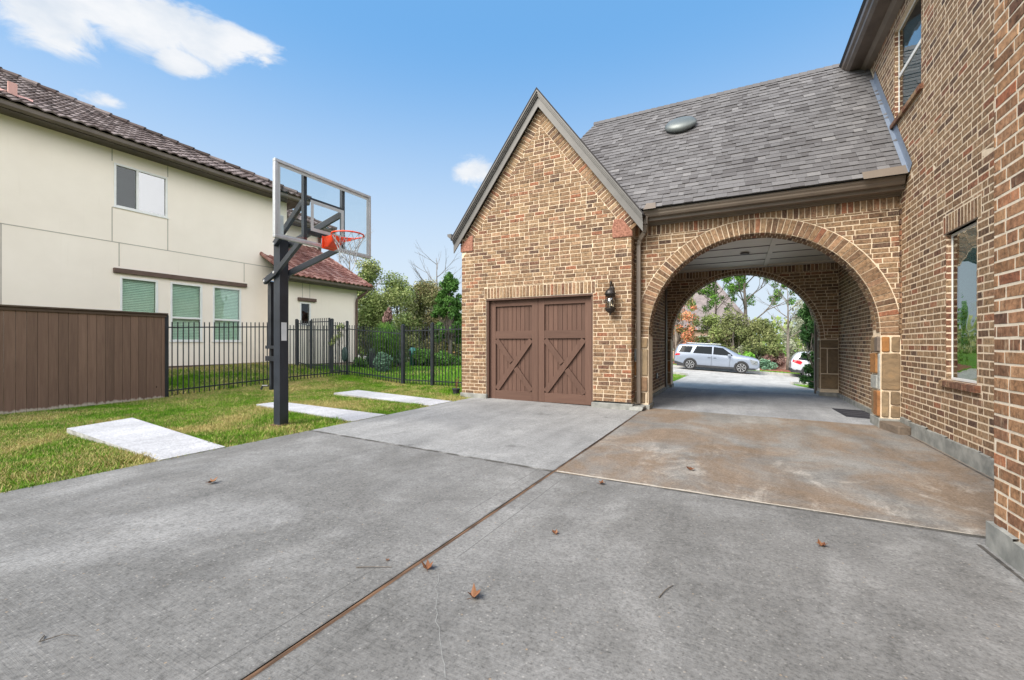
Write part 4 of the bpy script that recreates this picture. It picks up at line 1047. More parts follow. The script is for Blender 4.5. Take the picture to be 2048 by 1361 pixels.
# barrel tile roofs
def tile_roof(name, y0, y1, xe, ze, k, run, halfs, mat, pitch_w=.27, course=.36):
    mb = MB(); c = 1/math.hypot(1, k); L = run/c; nr = int(L/course)+1
    nrm = Vector((k*c, 0, c))
    def P(u, s, n): return (xe-s*c+nrm.x*n, u, ze+s*c*k+nrm.z*n)
    p = [(y0, 0), (y1, 0), (y1, L), (y0, L)]
    for h in halfs: p = clip(p, *h)
    if len(p) > 2: mb.add([P(u, s, -.03) for u, s in p], [tuple(range(len(p)))], 1)
    seg = 6
    ncol = int((y1-y0)/pitch_w)+1
    for r in range(nr):
        s0, s1 = r*course-.04, min((r+1)*course, L)
        for q in range(ncol):
            cu, cs = y0+(q+.5)*pitch_w, (s0+s1)/2
            if any(h[0]*cu+h[1]*cs > h[2] for h in halfs): continue
            rn = random.random()
            prof = []
            for j in range(seg+1):
                t = j/seg; u = y0+q*pitch_w+t*pitch_w; hgt = .055*(.5-.5*math.cos(2*math.pi*t))**.8
                prof.append((u, hgt))
            jit = random.uniform(-.006, .006)
            vs = [P(u, s0+jit, .045+h) for u, h in prof]+[P(u, s1, .012+h) for u, h in prof]+[P(u, s0+jit, .015+h*.75) for u, h in prof]
            fs = [(j, j+1, seg+1+j+1, seg+1+j) for j in range(seg)]+[(2*(seg+1)+j, 2*(seg+1)+j+1, j+1, j) for j in range(seg)]
            mb.add(vs, fs, 0, rn)
    return mb, P
k = .5; c = 1/math.hypot(1, k)
mbt, P = tile_roof('r', -6, HY1+.6, -15.4, 7.10, k, 7.2, [(1, c, HY1+.6)], None)
# hip + ridge caps
hipn = 26
for i in range(hipn):
    s = i*.40; y = HY1+.6-s*c
    a = P(y, s, .09); y2 = HY1+.6-(s+.42)*c; b = P(y2, s+.42, .075)
    if s*c > 7.0: break
    mbt.tube([a, b], [.11, .085], 8, rn=random.random())
mbt.add([P(HY1+.6, 0, 0), P(HY1+.6-7.0, 7.0/c, 0), (-30, HY1-6.2, 10.6), (-30, HY1+.6, 7.1)], [(0, 1, 2, 3)], 0)
rf = mbt.build('roof', [M['tile'], M['soffit_dk']], ch)
mb = MB(); b0 = P(3.95, 1.02, .06); mb.prism([P(3.62, 1.1, .06), P(4.28, .88, .06), P(4.30, .98, .09), P(3.62, 1.2, .09)], (0, 0, .01)); mb.bar(b0, (b0[0], b0[1], b0[2]+.30), .16, .05, up=(1, 0, 0)); mb.build('roof_jack', M['pink'], rf)
k2 = .55; c2 = 1/math.hypot(1, k2)
mbt, P2 = tile_roof('w', 10.25, 14.32, -14.46, 3.80, k2, 3.9, [], None, .24, .33)
for i in range(13):
    s = i*.35
    mbt.tube([P2(14.3, s, .06), P2(14.3, min(s+.37, 4.4), .045)], [.075, .06], 8, rn=random.random())
    mbt.tube([P2(10.25, s, .06), P2(10.25, min(s+.37, 4.4), .045)], [.075, .06], 8, rn=random.random())
mbt.build('wing_roof', [M['tile_red'], M['soffit_dk']], ch)
mbt, P3 = tile_roof('b', HY1, 15.25, -17.8, 6.95, .5, 3.5, [(1, c, 15.25)], None)
for i in range(9):
    s = i*.4; mbt.tube([P3(15.25-s*c, s, .08), P3(15.25-(s+.42)*c, s+.42, .07)], [.11, .085], 8, rn=random.random())
mbt.build('back_roof', [M['tile'], M['soffit_dk']], ch)
# ============================ basketball hoop
PX_, PY_ = -6.5, 4.49
bh = thing('basketball_hoop', 'dark in ground basketball hoop with clear backboard and orange rim on the lawn edge', 'basketball hoop', (PX_, PY_, 0))
mb = MB(); mb.box((PX_-.077, PY_-.077, -.1), (PX_+.077, PY_+.077, 2.97)); mb.build('pole', M['pole'], bh, bevel=.006)
mb = MB(); mb.box((PX_-.11, PY_-.11, -.05), (PX_+.11, PY_+.11, .012)); mb.build('base_plate', noisy('rusty_plate', (.08, .04, .025), (.16, .08, .05), 12, .9), bh)
mb = MB(); mb.box((PX_+.078, PY_-.05, 1.35), (PX_+.082, PY_+.04, 1.64)); mb.build('sticker', M['label'], bh)
BX = -5.62; BY0, BY1, BZ0, BZ1 = 3.775, 5.53, 2.76, 3.845
mb = MB(); w = .045
mb.box((BX-.03, BY0, BZ0), (BX+.025, BY1, BZ0+w)); mb.box((BX-.03, BY0, BZ1-w), (BX+.025, BY1, BZ1)); mb.box((BX-.03, BY0, BZ0+w), (BX+.025, BY0+w, BZ1-w)); mb.box((BX-.03, BY1-w, BZ0+w), (BX+.025, BY1, BZ1-w))
bf = mb.build('backboard_frame', M['silver'], bh, bevel=.006)
mb = MB(); mb.box((BX-.006, BY0+w, BZ0+w), (BX+.006, BY1-w, BZ1-w)); mb.build('glass_panel', M['glass_board'], bf)
mb = MB(); x0, x1 = BX+.0065, BX+.0085; l = .045
a, b, c_0, d_0 = BY0+w, BY1-w, BZ0+w, BZ1-w
mb.box((x0, a, c_0), (x1, a+l, d_0)); mb.box((x0, b-l, c_0), (x1, b, d_0)); mb.box((x0, a+l, d_0-l), (x1, b-l, d_0)); mb.box((x0, a+l, c_0), (x1, b-l, c_0+.02))
ty0, ty1, tz0, tz1 = 4.35, 4.96, 2.98, 3.44
mb.box((x0, ty0, tz0), (x1, ty0+.05, tz1)); mb.box((x0, ty1-.05, tz0), (x1, ty1, tz1)); mb.box((x0, ty0+.05, tz0), (x1, ty1-.05, tz0+.05)); mb.box((x0, ty0+.05, tz1-.05), (x1, ty1-.05, tz1))
mb.build('target_square', M['white_line'], bf)
mb = MB()
for y in (4.29, 4.99): mb.box((BX-.09, y-.028, BZ0+.02), (BX-.032, y+.028, BZ1-.03))
mb.box((BX-.085, 4.318, 3.44), (BX-.035, 4.962, 3.49)); mb.box((BX-.085, 4.318, 2.93), (BX-.035, 4.962, 3.02))
mb.build('mounting_frame', M['pole'], bh, bevel=.004)
for y in (4.29, 4.99):
    sy = -1 if y < 4.6 else 1
    mb = MB(); mb.bar((PX_-.02, PY_+sy*.095, 2.88), (BX-.09, y, 3.40), .05, .09); mb.build('upper_arm', M['pole'], bh, bevel=.004)
    mb = MB(); mb.bar((PX_-.28 if sy < 0 else PX_-.02, PY_+sy*.095, 2.30 if sy < 0 else 2.36), (PX_+.02, PY_+sy*.098, 2.43), .05, .09); mb.bar((PX_+.02, PY_+sy*.098, 2.43), (BX-.09, y, 2.86), .05, .09); mb.build('lower_arm', M['pole'], bh, bevel=.004)
for dx_, z_ in ((0, 2.88), (0, 2.43), (-.24, 2.31)):
    mb = MB(); mb.tube([(PX_+dx_, PY_-.135, z_), (PX_+dx_, PY_+.13, z_)], .02, 8); mb.build('pivot_bolt', M['rim_al'], bh)
mb = MB(); mb.bar((PX_-.24, PY_-.0, 2.31), (PX_-.24, PY_-.0, 1.25), .085, .085, up=(0, 1, 0)); mb.bar((PX_-.24, PY_, 1.25), (PX_-.24, PY_, .55), .055, .055, up=(0, 1, 0)); act = mb.build('lift_actuator', M['black'], bh, bevel=.006)
mb = MB(); mb.box((PX_-.30, PY_-.07, 1.02), (PX_-.07, PY_+.07, 1.10)); mb.build('bracket', M['black'], act)
mb = MB(); mb.box((PX_-.30, PY_-.07, 1.22), (PX_-.07, PY_+.07, 1.27)); mb.build('bracket', M['black'], act)
mb = MB(); mb.tube([(PX_-.24, PY_-.06, .62), (PX_-.33, PY_-.09, .62), (PX_-.36, PY_-.1, .56)], .016, 8); mb.build('crank_handle', M['black'], act)
mb = MB(); mb.box((BX-.16, BY0+.10, 2.84), (BX-.10, BY0+.22, 3.12)); mb.build('level_indicator', M['label'], bh, bevel=.01)
RCX, RCY, RZ = -5.165, 4.64, 2.93
mb = MB(); pts = [(RCX+.229*math.cos(a), RCY+.229*math.sin(a), RZ) for a in [2*math.pi*i/40 for i in range(41)]]
mb.tube(pts, .0115, 8, cap=False)
for s in (-1, 1): # wing braces under the ring
    aa = [math.pi+s*t for t in (.1, .5, .9, 1.25)]
    vs = []
    for i, t in enumerate(aa): vs += [(RCX+.228*math.cos(t), RCY+.228*math.sin(t), RZ-.005), (RCX+.228*math.cos(t), RCY+.228*math.sin(t), RZ-.09+.024*i)]
    mb.add(vs, [(0, 2, 3, 1), (2, 4, 5, 3), (4, 6, 7, 5)])
rim = mb.build('rim', M['orange'], bh, smooth=True)
mb = MB(); mb.prism([(BX+.02, RCY-.115, RZ+.01), (BX+.02, RCY+.115, RZ+.01), (BX+.02, RCY+.115, RZ-.18), (BX+.02, RCY-.115, RZ-.18)], (.02, 0, 0))
mb.prism([(BX+.04, RCY-.10, RZ+.0), (RCX-.18, RCY-.13, RZ+.0), (RCX-.19, RCY-.10, RZ-.07), (BX+.12, RCY-.08, RZ-.16), (BX+.04, RCY-.08, RZ-.17)], (0, .20, 0)); mb.build('rim_bracket', M['orange'], rim, bevel=.01)
mb = MB()
n = 12; lv = [(.225, 0), (.19, -.085), (.155, -.17), (.13, -.25), (.12, -.33), (.125, -.40)]
for i in range(n):
    for s in (-1, 1):
        pts = []
        for q, (r, dz) in enumerate(lv):
            a = 2*math.pi*(i+s*(q % 2)*.5*(1))/n+(0.0)
            pts.append((RCX+r*math.cos(a), RCY+r*math.sin(a), RZ-.012+dz+random.uniform(-.006, .006)))
        mb.tube(pts, .0042, 5, cap=False)
for i in range(n):   # hooks loops above rim
    a = 2*math.pi*i/n; a2 = a+.09; mb.tube([(RCX+.214*math.cos(a), RCY+.214*math.sin(a), RZ-.02), (RCX+.232*math.cos(a), RCY+.232*math.sin(a), RZ+.014), (RCX+.232*math.cos(a2), RCY+.232*math.sin(a2), RZ+.014), (RCX+.214*math.cos(a2), RCY+.214*math.sin(a2), RZ-.02)], .004, 5)
mb.build('net', M['net'], rim)

# ============================ wall lantern
LX, LY = -2.29, GY-.155
ln = thing('wall_lantern', 'bronze wall lantern with curved hook arm on the brick beside the garage door', 'wall lamp', (LX, GY-.01, 2.2))
mb = MB()
arm = [(LX, GY-.01, 2.42)]+[(LX, GY-.08-.075*math.cos(a), 2.50+.10*math.sin(a)) for a in [R(-30+t*210/9) for t in range(10)][::-1]][::-1]
arm = [(LX, GY-.0, 2.44), (LX, GY-.03, 2.53), (LX, GY-.07, 2.585), (LX, GY-.115, 2.585), (LX, GY-.15, 2.54), (LX, GY-.155, 2.45)]
mb.tube(arm, [.014]*6, 8); mb.build('hook_arm', M['lantern'], ln, smooth=True)
mb = MB(); mb.lathe((LX, GY-.012, 2.44), [(.055, .0), (.05, -.012), (.03, -.02)], 20, axis='Y'); mb.build('wall_plate', M['lantern'], ln)
mb = MB(); mb.lathe((LX, LY, 0), [(.012, 2.47), (.02, 2.45), (.018, 2.435), (.04, 2.425), (.085, 2.39), (.105, 2.345), (.108, 2.33), (.12, 2.325), (.12, 2.312), (.10, 2.30), (.098, 2.27), (.08, 2.268)], 20); mb.build('hood', M['lantern'], ln, smooth=True)
mb = MB(); mb.lathe((LX, LY, 0), [(.086, 2.27), (.086, 2.02)], 20); mb.build('glass_shade', M['lantern_glass'], ln, smooth=True)
mb = MB(); mb.lathe((LX, LY, 0), [(.095, 2.03), (.12, 2.025), (.12, 2.012), (.10, 2.0), (.09, 1.97), (.05, 1.935), (.018, 1.925), (.022, 1.90), (.006, 1.885)], 20)
for i in range(6):
    a = 2*math.pi*i/6+.3; mb.tube([(LX+.094*math.cos(a), LY+.094*math.sin(a), 2.02), (LX+.094*math.cos(a), LY+.094*math.sin(a), 2.28)], .006, 6)
mb.build('base_cage', M['lantern'], ln, smooth=False)
mb = MB(); mb.lathe((LX, LY, 0), [(.012, 2.03), (.018, 2.10), (.02, 2.16), (.006, 2.2)], 10); mb.build('bulb', M['label'], ln, smooth=True)

# ============================ fences
wf = thing('wood_fence', 'brown stained board fence with a cap rail left of the iron fence', 'fence', (-12, 2.5, 0))
FX = -12.0
y = -3.0; mb = MB()
while y < 5.33:
    w = .145; zt = 1.93+.006*(y-2.8)
    zb_ = HT(FX, y)+.015
    mb.box((FX-.01, y+.003, zb_), (FX+.012+random.uniform(-.003, .003), min(y+w-.003, 5.34), zt), rn=random.random()); y += w
mb.build('board', M['fence_wood'], wf)
mb = MB(); mb.box((FX-.06, -3, 1.90), (FX-.015, 5.34, 1.99)); mb.box((FX-.06, -3, .35), (FX-.015, 5.34, .44)); mb.build('back_rail', M['fence_wood'], wf)
mb = MB(); mb.box((FX+.015, -3, 1.925), (FX+.04, 5.36, 1.985)); mb.box((FX-.06, -3, 1.99), (FX+.07, 5.38, 2.02)); mb.build('cap_rail', wood_mat('cap_rail_wood', (.085, .055, .04), (.12, .08, .06), False, False), wf)
def iron_panel(mb, a, b, h, sp=.118, t=.019, zf=None):
    ax, ay = a; bx, by = b; L = math.hypot(bx-ax, by-ay); n = round(L/sp)
    z = lambda u: (HT(ax+(bx-ax)*u, ay+(by-ay)*u) if zf is None else zf(u))
    for i in range(1, n):
        u = i/n; x, y = ax+(bx-ax)*u, ay+(by-ay)*u; mb.bar((x, y, z(u)+.04), (x, y, z(u)+h), t, t, up=(0, 1, 0))
    for zz in (h-.13, .16):
        mb.bar((ax, ay, z(0)+zz), (bx, by, z(1)+zz), .03, .03)
def post(parent, x, y, h, w=.055, z=None):
    z = HT(x, y) if z is None else z
    mb = MB(); mb.box((x-w/2, y-w/2, z-.1), (x+w/2, y+w/2, z+h)); mb.lathe((x, y, z+h), [(w*.62, 0), (w*.62, .02), (.005, .035)], 8); mb.build('post', M['black'], parent)
f1 = thing('iron_fence', 'black picket iron fence running back from the board fence to the lawn corner', 'fence', (FX, 5.37, HT(FX, 5.37)))
mb = MB(); iron_panel(mb, (FX, 5.37), (FX, 8.1), 1.80); iron_panel(mb, (FX, 8.1), (FX, 10.75), 1.72); mb.build('picket_panel', M['black'], f1)
post(f1, FX, 5.37, 1.95, .07); post(f1, FX, 8.1, 1.8); post(f1, FX, 10.75, 1.88, .07)
f2 = thing('iron_fence', 'black picket iron fence with two thick posts across the back lawn beside the garage', 'fence', (-9, 10.75, 0))
mb = MB(); iron_panel(mb, (FX, 10.75), (-9.52, 10.75), 1.76); iron_panel(mb, (-9.45, 10.75), (-8.35, 10.75), 1.86); iron_panel(mb, (-8.3, 10.75), (-6.05, 10.75), 1.88); mb.build('picket_panel', M['black'], f2)
post(f2, -9.49, 10.75, 1.90, .105); post(f2, -8.32, 10.75, 1.93, .095); post(f2, -6.1, 10.75, 1.9)
f3 = thing('iron_fence', 'black picket iron fence climbing from the lawn corner to the cream house wall', 'fence', (-13.5, 10.75, .3))
mb = MB(); iron_panel(mb, (FX-.05, 10.75), (-12.7, 10.75), 1.86, .11); mb.build('picket_panel', M['black'], f3); mb = MB(); iron_panel(mb, (-13.9, 10.75), (-14.65, 10.75), 1.75, .11)
mb.build('picket_panel', M['black'], f3)
post(f3, -12.75, 10.75, 1.95, .08); post(f3, -13.86, 10.75, 1.78, .08); post(f3, -14.65, 10.75, 1.75, .08)
gt = thing('iron_gate', 'black picket gate with a latch in the fence beside the cream house', 'gate', (-13.3, 10.75, .35))
mb = MB(); iron_panel(mb, (-12.82, 10.72), (-13.78, 10.72), 1.86, .10, zf=lambda u: .36); mb.box((-12.86, 10.70, .42), (-12.82, 10.74, 2.22)); mb.box((-13.80, 10.70, .42), (-13.76, 10.74, 2.2)); mb.build('picket_panel', M['black'], gt)
mb = MB(); mb.box((-13.79, 10.62, 1.35), (-13.70, 10.70, 1.47)); mb.box((-13.74, 10.60, 1.38), (-13.62, 10.62, 1.41)); mb.build('latch', M['black'], gt)
mb = MB(); mb.lathe((-11.98, 10.62, .93), [(.02, -.02), (.13, -.025), (.15, 0), (.13, .025), (.02, .02)], 24, axis='Y')
mb.v = [(x, y, .93+(z-.93)*1.75) for x, y, z in mb.v]
tag(mb.build('fence_ornament', noisy('dark_green_metal', (.01, .03, .03), (.03, .06, .055), 20, .5), smooth=True), 'dark oval ornament hung on the corner post of the iron fence', 'ornament')

# ============================ carport mat, step stone, plant pot
mb = MB(); zb = H(2.0, 10.9)
mp = [(1.82, 11.42), (2.33, 11.30), (2.36, 10.18), (1.86, 10.30)]
mb.prism([(x, y, zb+.004) for x, y in mp], (0, 0, .012)); 
dm = mb.build('rubber_mat', M['mat_blk'], bevel=.004)
tag(dm, 'black rubber mat with thin stripes lying on the carport floor by the right pier', 'mat')
mb = MB()
for i in (.25, .5, .75): mb.bar((1.90, 11.35-1.1*i, zb+.0175), (2.3, 11.25-1.1*i, zb+.0175), .015, .002)
mb.build('stripe', M['mat_line'], dm)
mb = MB(); zb = H(2.3, 9)
mb.prism([(XW-.30, AY-.10, zb-.03), (XW-.03, AY-.08, zb-.03), (XW-.03, AY-.62, zb-.03), (XW-.19, AY-.66, zb-.03)], (0, 0, .16), rn=.52)
tag(mb.build('step_stone', M['stone'], bevel=.015), 'loose brown sandstone block on the ground in front of the right pier', 'stone')
pt = thing('plant_pot', 'small black pot with a bare twiggy plant on the grass by the garage corner', 'plant pot', (-6.4, 9.25, 0))
mb = MB(); mb.lathe((-6.4, 9.25, HT(-6.4, 9.25)), [(.07, 0), (.095, .14), (.105, .14), (.105, .165), (.085, .165)], 16); mb.build('pot', M['plast'], pt)
mb = MB()
for i in range(9):
    a = random.uniform(0, 6.28); r = random.uniform(.02, .12); h = random.uniform(.15, .34)
    mb.tube([(-6.4, 9.25, .13), (-6.4+r*.4*math.cos(a), 9.25+r*.4*math.sin(a), .13+h*.5), (-6.4+r*math.cos(a), 9.25+r*math.sin(a), .13+h)], [.005, .004, .002], 5)
mb.build('stem', noisy('red_stem', (.20, .06, .04), (.30, .12, .08), 9, .8), pt)

# ============================ fallen leaves and twigs
def leaf(x, y, size, rz, label, cat='leaf', group='dry leaves on the driveway', curl=.5):
    mb = MB(); n = 9; z0 = H(x, y)+.002
    out = []
    lob = [.8, .6, 1, .62, .95, .6, 1.05, .55, .8]
    for j in range(-4, 5):
        t = (j+4)/8; ang = (t-.5)*4.4; r = size*lob[j+4]*random.uniform(.85, 1.1)
        out.append((r*math.cos(ang), r*math.sin(ang)*.85))
    pts = [(0, 0)]+out
    vs = []
    for (u, v) in pts:
        c, s = math.cos(rz), math.sin(rz); zz = z0+curl*(u*u+v*v)/size*.8+abs(v)*curl*.4+random.uniform(0, .1)*size
        vs.append((x+u*c-v*s, y+u*s+v*c, zz))
    for i in range(1, len(pts)-1): mb.add([vs[0], vs[i], vs[i+1]], [(0, 1, 2)], 0, random.random())
    st = [(x, y, z0+.004), (x-size*.7*math.cos(rz), y-size*.7*math.sin(rz), z0+.006)]; mb.tube(st, .0016, 5, rn=.2)
    tag(mb.build('dry_leaf', M['leaf_dry']), label, cat, group)
leaf(-1.21, 1.90, .050, 1.0, 'curled brown leaf lying alone right of the brown joint in the foreground', curl=1.0)
leaf(-1.60, 2.02, .05, 2.2, 'curled brown leaf caught against the brown joint strip', curl=.9)
leaf(-4.37, 2.31, .07, .4, 'long brown leaf on the left half of the driveway', curl=.7)
leaf(-1.12, 2.82, .035, 2.6, 'small brown leaf on the grey slab right of the joint, midway back', curl=.8)
leaf(-1.15, 4.06, .05, 0.2, 'reddish leaf beside the corner where the joints cross', curl=.8)
leaf(-.44, 5.0, .06, 1.5, 'brown leaf on the stained brown slab before the carport', curl=.6)
leaf(.5, 3.5, .045, .9, 'small brown leaf on the grey slab near the right bay', curl=.8)
leaf(-1.88, 1.99, .018, 1.9, 'tiny reddish leaf scrap just left of the brown joint', curl=.6)
def twig(pts, label):
    mb = MB(); mb.tube([(x, y, H(x, y)+.005+z) for x, y, z in pts], [.003, .0028, .002, .001][:len(pts)], 5); tag(mb.build('twig', M['bark']), label, 'twig', 'twigs on the driveway')
twig([(-2.74, .76, 0), (-2.69, .73, .006), (-2.67, .80, .004), (-2.60, .83, 0)], 'thin bent twig at the bottom left of the driveway')
twig([(-.36, 2.36, 0), (-.34, 2.44, .004), (-.31, 2.52, 0)], 'thin straight twig on the slab right of the joint')
twig([(-1.98, 1.84, 0), (-1.90, 1.88, .004), (-1.80, 1.94, 0)], 'forked thin twig beside the left edge of the brown joint')

# ============================ vegetation
def leafcloud(centres, radii, n, size, squash=1.0, up=.0, elong=1.0):
    """n leaf quads distributed in ellipsoidal clumps"""
    centres = np.array(centres); radii = np.array(radii)
    idx = rng.choice(len(centres), n, p=radii**2/np.sum(radii**2))
    d = rng.normal(size=(n, 3)); d /= np.linalg.norm(d, axis=1)[:, None]
    r = rng.random(n)**.45
    p = centres[idx]+d*(r*radii[idx])[:, None]*np.array([1, 1, squash])
    a = rng.normal(size=(n, 3)); a[:, 2] += up; a /= np.linalg.norm(a, axis=1)[:, None]
    b = np.cross(a, rng.normal(size=(n, 3))); b /= np.linalg.norm(b, axis=1)[:, None]
    s = size*rng.uniform(.6, 1.4, n)[:, None]
    V = np.stack([p-a*s*elong, p+b*s*.5, p+a*s*elong, p-b*s*.5], 1)
    # tone by clump + leaf
    tone = rng.random(len(centres))[idx]*.55+rng.random(n)*.45
    return V.reshape(-1, 3), tone
def limbs(mb, base, tips, r0, bend=.25):
    for t in tips:
        b, t = Vector(base), Vector(t); m = (b+t)/2+Vector((random.uniform(-1, 1), random.uniform(-1, 1), random.uniform(-.3, .6)))*(t-b).length*bend*.5
        mb.tube([b, b.lerp(m, .5)*.5+b*.0+((b+m)/2)*.5, m, (m+t)/2, t], [r0, r0*.8, r0*.6, r0*.4, r0*.15], 6)
def rec(mb, p, d, L, r, depth, spread=.6, tips=None, upw=.15):
    q = p+d*L*.5+Vector((random.uniform(-1, 1), random.uniform(-1, 1), random.uniform(-.5, .5)))*L*.06; e = q+(d+Vector((random.uniform(-.2, .2), random.uniform(-.2, .2), upw))).normalized()*L*.5
    mb.tube([p, q, e], [r, r*.8, r*.6], 5 if depth < 3 else 7, cap=False)
    if depth == 0:
        if tips is not None: tips.append(e)
        return
    for k in range(random.choice([2, 3])):
        nd = (d+Vector((random.uniform(-1, 1), random.uniform(-1, 1), random.uniform(-.4, .7)))*spread).normalized()
        rec(mb, e if k else q, nd, L*random.uniform(.6, .82), r*.58, depth-1, spread, tips, upw)
def tree(label, loc, h, crown_r, crown_z, n, size, mat, trunk_r=.12, nclump=26, clump=.4, squash=1.0, name='tree', shape='round', bark='bark', group=None, cat='tree', trunk_h=None, elong=1.0, gap=1.0):
    t = thing(name, label, cat, loc, 0, group); x, y, z = loc
    cs, rs = [], []
    for i in range(nclump):
        u = random.random(); a = random.uniform(0, 6.283); zz = z+crown_z+(h-crown_z)*u
        if shape == 'cone': rr = crown_r*(1-u)**.75+.12*crown_r
        elif shape == 'column': rr = crown_r*(.55+.45*math.sin(min(1, (1-u)*2.2)*math.pi/2))*(1 if u < .85 else .6)
        else: rr = crown_r*math.sqrt(max(.08, 1-(2*u-.85)**2*.95))
        rr *= random.uniform(.35, 1)
        cs.append((x+rr*math.cos(a), y+rr*math.sin(a), zz)); rs.append(crown_r*clump*random.uniform(.6, 1.25))
    mb = MB(); th = z+(trunk_h or (h*.8))
    mb.tube([(x, y, z-.2), (x+.03, y, z+(th-z)*.35), (x-.04, y+.03, z+(th-z)*.7), (x, y, th)], [trunk_r*1.3, trunk_r, trunk_r*.7, trunk_r*.25], 8)
    limbs(mb, (x, y, z+crown_z*.8+.1), [c for c in cs[::2]], trunk_r*.35); mb.build('trunk', M[bark], t, smooth=True)
    V, tone = leafcloud(cs, rs, n, size, squash, elong=elong); np_mesh('crown', V, 4, mat if not isinstance(mat, str) else M[mat], t, tone)
    return t
def bush(label, loc, r, h, n, size, mat, name='bush', nclump=14, group=None, cat='bush', elong=1.2):
    x, y, z = loc; cs, rs = [], []
    for i in range(nclump):
        a = random.uniform(0, 6.283); q = r*random.uniform(0, .75); u = random.uniform(.15, .8)
        cs.append((x+q*math.cos(a), y+q*math.sin(a), z+h*u)); rs.append(min(r, h)*random.uniform(.28, .5))
    t = thing(name, label, cat, loc, 0, group)
    V, tone = leafcloud(cs, rs, n, size, elong=elong); np_mesh('foliage', V, 4, M[mat], t, tone)
    mb = MB(); limbs(mb, (x, y, z), cs[::3], .02); mb.build('stem', M['bark'], t)
    return t
def bare_tree(label, loc, h, r, depth=4, spread=.55, group=None, nlimb=7, top=.95, start=.35, leaves=0, mat='lf_rust', lsize=.06, bark='bark', seed=1):
    random.seed(seed); t = thing('bare_tree' if not leaves else 'tree', label, 'tree', loc, 0, group); x, y, z = loc; mb = MB(); tips = []
    pts = [Vector((x, y, z-.2))]; 
    for i in range(1, 7): pts.append(Vector((x+random.uniform(-.06, .06)*h*.1, y+random.uniform(-.06, .06)*h*.1, z+h*top*i/6)))
    mb.tube(pts, [r*(1-i/6.6) for i in range(7)], 8)
    for i in range(nlimb):
        u = start+(1-start)*i/nlimb; a = i*2.4+random.uniform(-.4, .4); p = Vector((x, y, z+h*top*u)); d = Vector((math.cos(a), math.sin(a), random.uniform(.5, 1.0))).normalized()
        rec(mb, p, d, h*.2*(1.15-u*.6), r*.38*(1.1-u*.7), depth-2, spread, tips)
    mb.build('trunk', M[bark], t, smooth=True)
    if leaves:
        cs = [tuple(v) for v in tips]; V, tone = leafcloud(cs, [lsize*3.4]*len(cs), leaves, lsize); np_mesh('crown', V, 4, M[mat], t, tone)
    return t
def G(x, y): return (x, y, HT(x, y))
# behind the back fence
tree('tall narrow olive conifer rising beside the cream house wing', G(-19.4, 19.0), 6.0, 1.35, .3, 17000, .065, 'lf_olive', .10, 60, .42, shape='cone', name='conifer_tree')
bare_tree('grey leafless tree with fine upright twigs behind the red tiled wing', G(-21.5, 19.5), 7.6, .13, 5, .45, nlimb=9, start=.3, seed=3, bark='bark_pale')
tree('broad olive green tree standing behind the tall plume grass', G(-18.1, 20.0), 4.9, 1.9, .1, 26000, .06, 'lf_olive', .08, 60, .36)
tree('rounded olive tree with tan leaf tips to the right of the plume grass', G(-17.0, 21.6), 4.6, 1.75, .1, 24000, .06, leaf_mat('leaf_olive_tan', [(.05, .08, .02), (.13, .15, .05), (.22, .20, .09), (.42, .34, .19)]), .08, 56, .36)
tree('loose grey green tree filling the gap between the olive trees', G(-19.5, 25.0), 5.2, 2.6, .1, 15000, .075, 'lf_grey', .09, 40, .4)
bare_tree('bare grey tree poking above the rounded olive trees', G(-17.0, 22.4), 7.0, .12, 5, .4, nlimb=8, start=.5, seed=8)
bare_tree('thin bare tree leaning out right of the olive trees', G(-14.6, 24.5), 5.3, .08, 4, .5, nlimb=8, start=.35, seed=12)
tree('bright green young pine with open branches beside the garage corner', G(-13.15, 18.4), 4.6, 1.05, 1.3, 12000, .055, 'lf_pine', .08, 75, .20, name='pine_tree', shape='cone', elong=1.3)
bush('wide low rusty green shrub mass behind the pine', G(-15.4, 24.0), 2.6, 2.3, 7500, .09, 'lf_rust', nclump=20)
# plume grass: arching blades
def plume_grass(label, loc, h, r, n):
    t = thing('plume_grass', label, 'ornamental grass', loc); x, y, z = loc; V = []; tone = []
    for i in range(n):
        a = random.uniform(0, 6.283); R1 = r*random.uniform(.15, 1); hh = h*random.uniform(.45, 1.0)*(1-.25*R1/r); w = .014; px, py = x+.18*math.cos(a)*random.random(), y+.18*math.sin(a)*random.random()
        pts = [(px, py, z), (px+R1*.25*math.cos(a), py+R1*.25*math.sin(a), z+hh*.55), (px+R1*.65*math.cos(a), py+R1*.65*math.sin(a), z+hh*.92), (px+R1*1.1*math.cos(a), py+R1*1.1*math.sin(a), z+hh*.86)]
        tx, ty = -math.sin(a)*w, math.cos(a)*w
        for k in range(3):
            p, q = pts[k], pts[k+1]; s0 = 1-.25*k; s1 = 1-.25*(k+1)
            V += [(p[0]-tx*s0, p[1]-ty*s0, p[2]), (p[0]+tx*s0, p[1]+ty*s0, p[2]), (q[0]+tx*s1, q[1]+ty*s1, q[2]), (q[0]-tx*s1, q[1]-ty*s1, q[2])]
        tone += [random.random()]*3
    np_mesh('foliage', np.array(V), 4, M['lf_green'], t, np.array(tone))
    cs = [(x+.02*k+random.uniform(-.03, .03), y+random.uniform(-.03, .03), z+h*.86+.07*k) for k in range(8)]
    V, tn = leafcloud(cs, [.13, .17, .17, .15, .12, .10, .08, .05], 1500, .045, elong=1.4, up=2); np_mesh('plume', V, 4, M['plume'], t, tn)
plume_grass('tall arching green grass clump with one mauve plume behind the back fence', G(-12.6, 13.3), 2.35, .85, 1400)
bush('round blue green clipped ball shrub in front of the plume grass', G(-12.15, 12.65), .42, .85, 2600, .035, 'lf_teal', nclump=16)
bush('dark upright shrub between the cream house and the plume grass', G(-14.3, 14.6), .6, 1.3, 3000, .05, 'lf_dark')
